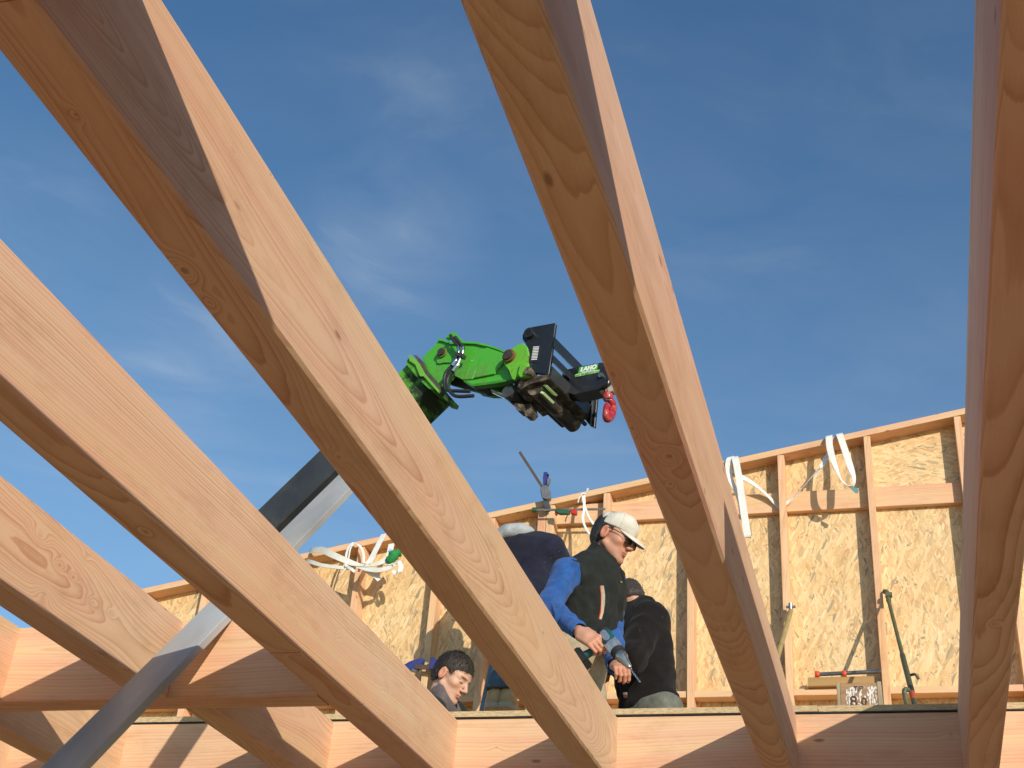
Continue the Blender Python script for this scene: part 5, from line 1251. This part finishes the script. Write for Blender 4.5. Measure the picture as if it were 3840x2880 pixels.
# ---- cordless drill held in his right hand ------------------------------------
dteal = plain('drill_teal', (0.008, 0.075, 0.078), 0.45, var=0.15, spec=0.5); dblk = plain('drill_rubber', (0.02, 0.02, 0.02), 0.7, var=0.2)
alu = plain('drill_alloy', (0.62, 0.62, 0.60), 0.32, metal=0.8, var=0.12, scale=30); chuckm = plain('chuck_steel', (0.50, 0.47, 0.42), 0.25, metal=0.9, var=0.15, scale=40)
drill = thing('cordless_drill', Vector((DR0+dax*0.1).tolist()), 'teal and silver cordless drill with a spiral bit, in the capped man\'s right hand', 'drill')
DV = lambda t, g=0.0, n_=0.0: Vector((DR0+dax*t+gdir*g+dn*n_).tolist())
LT = float(np.linalg.norm(DR1-DR0))
def dpart(name, bm, mat, ang=0.8): mw = centre(bm); return from_bm(name, bm, mat, drill, mw, angle=ang)
def lath(prof, n=24):
    bm = bmesh.new(); rings = []
    for t, r in prof:
        rings.append([bm.verts.new(DV(t, r*math.cos(2*PI*k/n), r*math.sin(2*PI*k/n))) for k in range(n)])
    for a, b in zip(rings, rings[1:]):
        for k in range(n): bm.faces.new((a[k], a[(k+1) % n], b[(k+1) % n], b[k]))
    bm.faces.new(rings[0][::-1]); bm.faces.new(rings[-1]); return bm
dpart('motor_body', lath([(-0.012, 0.006), (-0.010, 0.022), (0.002, 0.030), (0.02, 0.0325), (0.085, 0.0325), (0.092, 0.030)]), dteal)
dpart('rear_cap', lath([(-0.014, 0.012), (-0.012, 0.025), (0.000, 0.033), (0.014, 0.0355), (0.016, 0.034)]), dblk)
dpart('gear_case', lath([(0.088, 0.033), (0.095, 0.034), (0.125, 0.031), (0.135, 0.030)]), alu)
for g_, n_ in ((0.026, 0.02), (-0.026, 0.02), (0.026, -0.02), (-0.026, -0.02)):
    bm = bmesh.new(); cyl(bm, DV(0.085, g_, n_), DV(0.14, g_*0.95, n_*0.95), 0.007, n=10); dpart('case_rib', bm, alu)
dpart('torque_ring', lath([(0.135, 0.030), (0.137, 0.034), (0.160, 0.033), (0.162, 0.028)]), dblk)
dpart('chuck', lath([(0.161, 0.025), (0.168, 0.027), (0.190, 0.0265), (0.205, 0.020), (LT-0.008, 0.013), (LT, 0.008)]), chuckm)
bm = bmesh.new(); badge = [DV(0.012+0.068*u, -0.0, 0.0) for u in (0, 1)]
bm = bmesh.new()
for i in range(8):
    pass
rows = []
for i in range(9):
    t = 0.010+0.072*i/8; hw = 0.48*min(1, 3.2*min(i, 8-i)/8+0.35); rows.append([bm.verts.new(DV(t, 0.0332*math.sin(q), 0.0332*math.cos(q))) for q in (-hw, -hw/2, 0, hw/2, hw)])
for a, b in zip(rows, rows[1:]):
    for k in range(4): bm.faces.new((a[k], a[k+1], b[k+1], b[k]))
dpart('badge', bm, alu)
# grip and battery
bm = bmesh.new()
tube(bm, [DV(0.062, 0.015), DV(0.055, 0.055), DV(0.045, 0.10), DV(0.040, 0.125)], lambda t: 0.0205-0.002*math.sin(t*PI), 14, 5); dpart('grip', bm, dteal)
bm = bmesh.new(); R3 = (Vector(dax.tolist()), Vector(dn.tolist()), Vector(gdir.tolist()))
add_box(bm, DV(0.042, 0.150), *R3, 0.105, 0.062, 0.05); bevel(bm, 0.008, 2); dpart('battery', bm, dblk)
bm = bmesh.new(); cyl(bm, DV(0.082, 0.036), DV(0.066, 0.052), 0.010, n=10); dpart('trigger', bm, dblk)
# twist bit
bm = bmesh.new(); BT = V3(sk(2402.6, 2558.7, 5.475)); bl = float(np.linalg.norm(BT-DR1)); bdir = Vector(((BT-DR1)/bl).tolist()); bx_, by_, bz2 = frame(bdir, (0, 0, 1))
rings = []
for i in range(41):
    t = i/40; tw = t*2*PI*3.2; r = 0.0052 if t < 0.93 else 0.0052*(1-t)/0.07+0.0004
    rings.append([bm.verts.new(Vector(DR1.tolist())+bdir*bl*t + by_*(r*math.cos(q+tw)*(1 if k % 2 else 0.45)) + bz2*(r*math.sin(q+tw)*(1 if k % 2 else 0.45))) for k, q in enumerate([0, PI/2, PI, 3*PI/2])])
for a, b in zip(rings, rings[1:]):
    for k in range(4): bm.faces.new((a[k], a[(k+1) % 4], b[(k+1) % 4], b[k]))
dpart('drill_bit', bm, chrome, 0.3)

# ---- man in the black sweater, bent over with his back to us -------------------
YB = 6.78
h3 = Head(sk(2358, 2256, YB-0.02), axes((-0.55, 0.55, -0.62), (-0.45, 0.45, 0.77)), 1.0)
c7 = V3(sk(2398, 2285, YB)); sR3 = V3(sk(2440, 2325, YB-0.10)); sL3 = V3(sk(2300, 2330, YB+0.16))
ch3 = V3(sk(2400, 2410, YB)); wa3 = V3(sk(2420, 2545, YB)); pe3 = V3(sk(2440, 2680, YB))
sx3 = sL3-sR3; sx3[2] = 0; sx3 /= np.linalg.norm(sx3); sp3 = c7-pe3; sp3 /= np.linalg.norm(sp3); nf3 = np.cross(sx3, sp3); nf3 /= np.linalg.norm(nf3)
B3 = np.array([sx3, nf3, sp3], np.float32)
eR3, wR3 = V3(sk(2362, 2470, YB-0.26)), V3(sk(2268, 2490, YB+0.02)); eL3, wL3 = V3(sk(2255, 2450, YB+0.15)), V3(sk(2235, 2530, YB))
hR3, hL3 = pe3-sx3*0.09, pe3+sx3*0.09
aR3 = np.array([hR3[0]+0.02, hR3[1], DECK+0.082], np.float32); aL3 = np.array([hL3[0]-0.05, hL3[1]+0.05, DECK+0.082], np.float32)
fw3 = np.array([-0.75, 0.6, 0], np.float32); fw3 /= np.linalg.norm(fw3)
kR3, kL3 = (hR3+aR3)/2+fw3*0.16, (hL3+aL3)/2+fw3*0.16
hd3R = Hand(wR3, axes((-0.5, -0.1, -0.8), (0.3, -0.9, 0.1)), (0.5, 0.6, 0.4)); hd3L = Hand(wL3, axes((-0.5, -0.1, -0.8), (0.3, -0.9, 0.1)), (0.5, 0.6, 0.4))
def b3(P):
    d = body_core(P, ch3, wa3, pe3, c7, sR3, sL3, B3, -0.01)
    d = smin(d, limb(P, [h3.w(-0.025, 0, -0.03), c7], [0.056, 0.066]), 0.03); d = smin(d, h3.sdf(P), 0.02)
    for q, r in (([sR3, eR3, wR3], [0.05, 0.038, 0.027]), ([sL3, eL3, wL3], [0.05, 0.038, 0.027]), ([hR3, kR3, aR3], [0.075, 0.05, 0.036]), ([hL3, kL3, aL3], [0.075, 0.05, 0.036])):
        d = smin(d, limb(P, q, r), 0.02)
    return smin(smin(d, hd3R.sdf(P), 0.008), hd3L.sdf(P), 0.008)
al3 = [h3.w(0, 0, .14), h3.w(.14, 0, 0), sR3, sL3, eR3, eL3, wR3, wL3, aR3, aL3, kR3, kL3, pe3, ch3]
lo3, hi3 = bounds(al3, 0.17)
p3 = mesh_sdf('person', b3, lo3, hi3, 0.0055, tan, None, lambda P: h3.tone(P))
tag(p3, 'man in plain black sweater bent over with his back turned, right behind the capped man', 'person', 'people building the upper floor')
blk = cloth('sweater_black', (0.011, 0.009, 0.009), fuzz=0.22, var=0.25)
def sw3(P):
    d = ell(P, ch3, B3, (0.205, 0.150, 0.235)); d = smin(d, ell(P, wa3+sp3*0.02, B3, (0.190, 0.150, 0.19)), 0.07); d = smin(d, ell(P, pe3+sp3*0.05, B3, (0.190, 0.145, 0.12)), 0.06)
    for s_ in (sR3, sL3): d = smin(d, cone(P, c7-sp3*0.03, s_, 0.080, 0.098), 0.06)
    c = cone(P, c7-sp3*0.04, c7+sp3*0.030-nf3*0.01, 0.098, 0.076); c = smax(c, plane(P, c7+sp3*0.030, sp3+np.array([-.3, .2, 0], np.float32)), 0.012); d = smin(d, c, 0.025)
    a = limb(P, [sR3, eR3, wR3], [0.098, 0.085, 0.055], 0.05); b = limb(P, [sL3, eL3, wL3], [0.095, 0.08, 0.055], 0.05)
    d = smin(smin(d, a, 0.018), b, 0.02)
    # drag folds: from the armpit and bands over the back of the waist
    d = d - 0.012*(crease(P, 28, 41, (0.7, 0, 0.3))-0.3)
    zz_ = (P-wa3)@sp3; d = d - 0.004*np.exp(-((zz_-0.02+0.25*((P-wa3)@sx3))/0.022)**2) + 0.003*np.exp(-((zz_-0.075+0.2*((P-wa3)@sx3))/0.018)**2)
    return smax(d, plane(P, pe3-sp3*0.085, -(sp3+0.10*sx3)), 0.02)
so3 = mesh_sdf('sweater', sw3, lo3, hi3, 0.006, blk, p3)
olv = cloth('trousers_grey', (0.14, 0.145, 0.12), fuzz=0.1)
def tr3(P):
    d = ell(P, pe3-sp3*0.02, B3, (0.175, 0.140, 0.14))
    for q in ([hR3, kR3, aR3], [hL3, kL3, aL3]): d = smin(d, limb(P, q, [0.11, 0.085, 0.075]), 0.05)
    d = d + 0.009*fold(P, 42, 51)
    return smax(d, plane(P, (0, 0, DECK+0.05), (0, 0, -1)), 0.01)
mesh_sdf('trousers', tr3, lo3, hi3, 0.0075, olv, p3)
for a in (aR3, aL3): mesh_sdf('boot', lambda P: boot_sdf(P, a, fw3), *bounds([a, a+fw3*0.16], 0.14), 0.007, lea, p3)
def hair3(P):
    Q = h3.loc(P); d = ell(Q, (-0.008, 0, 0.042), np.eye(3), (0.104, 0.082, 0.093)); d = smin(d, ell(Q, (-0.055, 0, -0.02), np.eye(3), (0.048, 0.060, 0.05)), 0.03)
    d = smax(d, Q[:, 0]-0.055-0.3*(Q[:, 2]-0.06), 0.012); d = smax(d, -(Q[:, 2]+0.055), 0.015)
    ear = np.sqrt((Q[:, 0]+0.004)**2+(Q[:, 2])**2)-0.034; d = smax(d, -np.maximum(ear, 0.05-np.abs(Q[:, 1])), 0.006)
    return d
hh = mesh_sdf('hair', hair3, *bounds([h3.w(0, 0, 0.03)], 0.19), 0.0048, hairmat('hair_greying', (0.050, 0.038, 0.030)), p3)
strands(hh, 1800, h3.w(-.03, 0, .14).tolist(), 1.1, 0.013)
strip('sewn_label', [(2344, 2596), (2344, 2605)], [15, 15], sw3, plain('label_white', (0.7, 0.68, 0.66), 0.6), so3, 0.004)
strip('sewn_label', [(2345, 2605), (2345, 2616)], [15, 13], sw3, plain('label_orange', (0.50, 0.13, 0.03), 0.6, var=0.3, scale=60), so3, 0.004)

# ---- young man with dark hair, kneeling ---------------------------------------
YK = 6.15
h4 = Head(sk(1690, 2546, YK), axes((0.86, -0.16, -0.49), (0.48, -0.03, 0.86)), 1.0)
c74 = V3(sk(1640, 2640, YK+0.02)); sR4 = V3(sk(1606, 2680, YK-0.17)); sL4 = V3(sk(1690, 2690, YK+0.19))
ch4 = c74+np.array([-0.05, 0.02, -0.24], np.float32); wa4 = ch4+np.array([-0.08, 0, -0.18], np.float32); pe4 = np.array([wa4[0]-0.04, wa4[1], DECK+0.22], np.float32)
wa4 = (ch4+pe4)/2
sx4 = sL4-sR4; sx4[2] = 0; sx4 /= np.linalg.norm(sx4); sp4 = c74-pe4; sp4 /= np.linalg.norm(sp4); nf4 = np.cross(sp4, sx4); nf4 /= np.linalg.norm(nf4)
B4 = np.array([sx4, nf4, sp4], np.float32); fw4 = np.array([0.98, -0.15, 0], np.float32)
eR4, wR4 = sR4+np.array([0.10, -0.03, -0.26], np.float32), sR4+np.array([0.30, 0.02, -0.36], np.float32)
eL4, wL4 = sL4+np.array([0.12, 0.03, -0.25], np.float32), sL4+np.array([0.32, -0.03, -0.33], np.float32)
hR4, hL4 = pe4-sx4*0.09, pe4+sx4*0.09
kR4, kL4 = hR4+fw4*0.38-np.array([0, 0, 0.14], np.float32), hL4+fw4*0.38-np.array([0, 0, 0.14], np.float32)
kR4[2] = kL4[2] = DECK+0.075
aR4, aL4 = hR4-fw4*0.02, hL4-fw4*0.02; aR4[2] = aL4[2] = DECK+0.085
g4R = Hand(wR4, axes((0.8, 0, -0.5), (0.3, -0.5, 0.8)), (0.4, 0.5, 0.3)); g4L = Hand(wL4, axes((0.8, 0, -0.5), (0.3, 0.5, 0.8)), (0.4, 0.5, 0.3))
def b4(P):
    d = body_core(P, ch4, wa4, pe4, c74, sR4, sL4, B4, -0.012)
    d = smin(d, limb(P, [h4.w(-0.020, 0, -0.035), c74], [0.054, 0.062]), 0.03); d = smin(d, h4.sdf(P), 0.02)
    for q, r in (([sR4, eR4, wR4], [0.05, 0.038, 0.027]), ([sL4, eL4, wL4], [0.05, 0.038, 0.027]), ([hR4, kR4, aR4], [0.075, 0.055, 0.036]), ([hL4, kL4, aL4], [0.075, 0.055, 0.036])):
        d = smin(d, limb(P, q, r), 0.02)
    return smin(smin(d, g4R.sdf(P), 0.008), g4L.sdf(P), 0.008)
lo4, hi4 = bounds([h4.w(0, 0, .14), h4.w(.14, 0, 0), h4.w(-.12, 0, 0), sR4, sL4, wR4, wL4, kR4, kL4, aR4, pe4], 0.16)
p4 = mesh_sdf('person', b4, lo4, hi4, 0.0046, pale, None, lambda P: h4.tone(P, 0.12, (0.10, 0.07, 0.06)))
tag(p4, 'young man with short dark hair kneeling in a dark hooded jacket, head bowed', 'person', 'people building the upper floor')
def hair4(P):
    Q = h4.loc(P); d = ell(Q, (-0.011, 0, 0.049), np.eye(3), (0.105, 0.084, 0.096)); d = smin(d, ell(Q, (-0.055, 0, -0.012), np.eye(3), (0.052, 0.062, 0.05)), 0.03)
    ym = np.abs(Q[:, 1])
    line = Q[:, 0] - np.where(Q[:, 2] > 0.055, 0.115, 0.052) if False else np.maximum(Q[:, 0]-0.100, 0.0)*0+Q[:, 0]-(0.048+0.060*np.clip((Q[:, 2]-0.045)/0.02, 0, 1))
    d = smax(d, line, 0.01)
    d = smax(d, -(Q[:, 2]+0.050-0.9*np.clip(Q[:, 0]-0.0, 0, 0.2)), 0.012)
    ear = np.sqrt((Q[:, 0]+0.004)**2+(Q[:, 2]+0.002)**2)-0.034; d = smax(d, -np.maximum(ear, 0.05-ym), 0.005)
    return d
hh = mesh_sdf('hair', hair4, *bounds([h4.w(0, 0, 0.03)], 0.19), 0.0044, hairmat('hair_brown_black', (0.034, 0.024, 0.017)), p4)
strands(hh, 3200, h4.w(-.03, 0, .14).tolist(), 0.8, 0.017)
jk = cloth('jacket_dark', (0.022, 0.026, 0.025), fuzz=0.2)
def jk4(P):
    d = body_core(P, ch4, wa4, pe4, c74, sR4, sL4, B4, 0.03, 1.05)
    a = limb(P, [sR4, eR4, wR4], [0.082, 0.068, 0.05]); b = limb(P, [sL4, eL4, wL4], [0.082, 0.068, 0.05])
    d = smin(smin(d, a, 0.03), b, 0.03) + 0.007*fold(P, 36, 61)
    vq = P-(c74+nf4*0.1); z_ = vq@sp4; v = np.maximum(np.abs(vq@sx4)-0.04*np.clip((z_+0.12)/0.1, 0, 1.3), -(vq@nf4)-0.05)
    return smax(d, -np.maximum(v, -(z_+0.13)), 0.006)
j4 = mesh_sdf('jacket', jk4, lo4, hi4, 0.0065, jk, p4)
def hood4(P):
    c0 = c74 - nf4*0.045 + sp4*0.02
    R = axes(Vector((nf4*0.8+sp4*0.55).tolist()), Vector((sp4-nf4*0.6).tolist()))
    q = (P-c0)@R.T
    rr_ = np.sqrt((q[:, 0]/1.05)**2+(q[:, 1])**2)-0.092
    d = np.sqrt(rr_**2+(q[:, 2]/1.6)**2)-0.026
    d = smax(d, q[:, 0]-0.085, 0.02)
    return d + 0.004*fold(P, 60, 71)
mesh_sdf('hood', hood4, *bounds([c74], 0.22), 0.005, cloth('hood_taupe', (0.12, 0.10, 0.10), fuzz=0.3), j4)
def tee4(P):
    c = cone(P, c74-sp4*0.06+nf4*0.03, c74+sp4*0.01+nf4*0.04, 0.074, 0.068); return smax(c, plane(P, c74+nf4*0.05, sp4), 0.008)
mesh_sdf('t_shirt', tee4, *bounds([c74], 0.17), 0.006, cloth('tee_white', (0.55, 0.50, 0.50), fuzz=0.05), p4)
def tr4(P):
    d = ell(P, pe4, B4, (0.172, 0.132, 0.13))
    for q in ([hR4, kR4, aR4], [hL4, kL4, aL4]): d = smin(d, limb(P, q, [0.10, 0.078, 0.062]), 0.04)
    return smax(d + 0.007*fold(P, 42, 81), plane(P, (0, 0, DECK+0.004), (0, 0, -1)), 0.01)
mesh_sdf('trousers', tr4, lo4, hi4, 0.0075, cloth('trousers_navy', (0.04, 0.05, 0.08), fuzz=0.1), p4)

# ---- man on the ladder, back turned, bent towards the wall --------------------
YL = 7.2
bz = PY(1868, 2668, YL).z
aL5, aR5 = V3(PY(1858, 2600, YL)), V3(PY(1905, 2600, YL)); aL5[2] = aR5[2] = bz+0.082
h5 = Head(V3(sk(1905, 2075, YL+0.22)), axes((-0.4, 0.8, -0.45), (-0.2, 0.4, 0.9)), 1.0)
c75 = V3(sk(1942, 2042, YL+0.06)); sR5 = V3(sk(2062, 2062, YL+0.02)); sL5 = V3(sk(1868, 2075, YL+0.10))
ch5 = V3(sk(1975, 2130, YL+0.05)); wa5 = V3(sk(1965, 2245, YL)); pe5 = V3(sk(1945, 2330, YL-0.02))
sx5 = sL5-sR5; sx5 /= np.linalg.norm(sx5); sp5 = c75-pe5; sp5 /= np.linalg.norm(sp5); nf5 = np.cross(sx5, sp5); nf5 /= np.linalg.norm(nf5)
B5 = np.array([sx5, nf5, sp5], np.float32)
eR5, wR5 = V3(sk(2120, 2150, YL+0.22)), V3(sk(2060, 2215, YL+0.42)); eL5, wL5 = V3(sk(1800, 2140, YL+0.3)), V3(sk(1840, 2070, YL+0.5))
hR5, hL5 = pe5-sx5*0.09, pe5+sx5*0.09; fw5 = np.array([0.0, 1.0, 0], np.float32)
kR5, kL5 = (hR5+aR5)/2+fw5*0.12, (hL5+aL5)/2+fw5*0.12
g5R = Hand(wR5, axes((-0.1, 0.9, -0.3), (0.3, 0.3, 0.8)), (0.5, 0.7, 0.4)); g5L = Hand(wL5, axes((0.1, 0.9, -0.1), (0.0, -0.1, 0.9)), (0.5, 0.7, 0.4))
def b5(P):
    d = body_core(P, ch5, wa5, pe5, c75, sR5, sL5, B5, -0.01)
    d = smin(d, limb(P, [h5.w(-0.025, 0, -0.03), c75], [0.056, 0.066]), 0.03); d = smin(d, h5.sdf(P), 0.02)
    for q, r in (([sR5, eR5, wR5], [0.05, 0.038, 0.027]), ([sL5, eL5, wL5], [0.05, 0.038, 0.027]), ([hR5, kR5, aR5], [0.075, 0.05, 0.036]), ([hL5, kL5, aL5], [0.075, 0.05, 0.036])):
        d = smin(d, limb(P, q, r), 0.02)
    return smin(smin(d, g5R.sdf(P), 0.008), g5L.sdf(P), 0.008)
lo5, hi5 = bounds([h5.w(0, 0, .14), h5.w(.14, 0, 0), sR5, sL5, eR5, eL5, wR5, wL5, aR5, aL5, kR5, pe5], 0.17)
p5 = mesh_sdf('person', b5, lo5, hi5, 0.006, tan, None, lambda P: h5.tone(P))
tag(p5, 'man in navy sweater and tan boots standing on the ladder with his back turned', 'person', 'people building the upper floor')
nv = cloth('sweater_navy', (0.016, 0.017, 0.033), fuzz=0.25)
def sw5(P):
    d = ell(P, ch5, B5, (0.200, 0.145, 0.22)); d = smin(d, ell(P, wa5, B5, (0.180, 0.14, 0.18)), 0.07)
    for s_ in (sR5, sL5): d = smin(d, cone(P, c75-sp5*0.02, s_, 0.085, 0.095), 0.07)
    for q in ([sR5, eR5, wR5], [sL5, eL5, wL5]): d = smin(d, limb(P, q, [0.095, 0.078, 0.05]), 0.03)
    d = d - 0.010*(crease(P, 18, 91)-0.3)
    return smax(d, plane(P, pe5+sp5*0.02, -sp5), 0.02)
s5 = mesh_sdf('sweater', sw5, lo5, hi5, 0.007, nv, p5)
def hood5(P):
    c0 = c75 - nf5*0.02 + sp5*0.035 + sx5*0.03; q = (P-c0)@B5.T
    return np.sqrt((np.sqrt((q[:, 0]/1.2)**2+(q[:, 1])**2)-0.085)**2+(q[:, 2]/1.3)**2)-0.036 + 0.005*fold(P, 50, 95)
mesh_sdf('hood', hood5, *bounds([c75], 0.25), 0.006, cloth('hood_grey', (0.36, 0.38, 0.39), fuzz=0.2), s5)
jean = cloth('jeans_blue', (0.085, 0.125, 0.155), fuzz=0.1)
def tr5(P):
    d = ell(P, pe5, B5, (0.170, 0.135, 0.14))
    for q in ([hR5, kR5, aR5+np.array([0, -0.01, .05], np.float32)], [hL5, kL5, aL5+np.array([0, -0.01, .05], np.float32)]): d = smin(d, limb(P, q, [0.105, 0.075, 0.058]), 0.02)
    d = d + 0.006*fold(P, 42, 97)
    return smax(d, plane(P, (0, 0, bz+0.125), (0, 0, -1)), 0.01)
mesh_sdf('trousers', tr5, lo5, hi5, 0.0075, jean, p5)
tanb = plain('boot_tan', (0.50, 0.31, 0.13), 0.6, var=0.25, scale=14, bump=0.2, dirt=(0.40, 0.35, 0.27), dirt_amt=0.8, dirt_scale=9)
solem = plain('boot_sole', (0.40, 0.35, 0.27), 0.8, var=0.25, scale=30, streak=(1, 1, 6))
for a in (aR5, aL5):
    bo = mesh_sdf('boot', lambda P: np.minimum(boot_sdf(P, a, fw5, 0.01), smax(cone(P, a+np.array([0, -.005, -.02], np.float32), a+np.array([0, 0, .01], np.float32), 0.048, 0.046), plane(P, a-np.array([0, 0, .04], np.float32), (0, 0, -1)), 0.01)), *bounds([a, a+fw5*0.18], 0.16), 0.006, tanb, p5)
    def sole(P):
        R = axes(fw5, (0, 0, 1)); d = ell(P, a+fw5*0.07+np.array([0, 0, -.055], np.float32), R, (0.140, 0.053, 0.08)); d = smin(d, ell(P, a-fw5*0.02+np.array([0, 0, -.055], np.float32), R, (0.056, 0.050, 0.08)), 0.03)
        return smax(smax(d, P[:, 2]-(a[2]-0.045), 0.004), (a[2]-0.082)-P[:, 2], 0.004)
    mesh_sdf('sole', sole, *bounds([a, a+fw5*0.18], 0.14), 0.006, solem, bo)
# ladder under him
lad = plain('ladder_alu', (0.25, 0.275, 0.305), 0.45, metal=0.3, var=0.15)
L0 = PY(1806, 2690, 7.33); ltop = PY(1933, 2080, 8.04); ld = (ltop-L0).normalized(); LB = L0-ld*((L0.z-DECK-0.01)/ld.z)
ladder = thing('ladder', LB, 'blue grey aluminium ladder leaning on the stud wall, under the man with tan boots', 'ladder')
off = Vector((0.37, 0, 0))
for o_ in (Vector(), off):
    lumber('stile', LB+o_, ltop+o_, 0.026, 0.062, (0, -1, 0.5), lad, ladder, bev=0.003)
nr = 8; Lr = (ltop-LB).length
kst = (bz-0.012-LB.z)/ld.z
for i in range(-3, 8):
    q = kst+i*0.28
    if 0.1 < q < Lr-0.1:
        lumber('rung', LB+ld*q+Vector((0.012, 0, 0)), LB+ld*q+off-Vector((0.012, 0, 0)), 0.034, 0.022, (0, 0, 1), lad, ladder, bev=0.003)
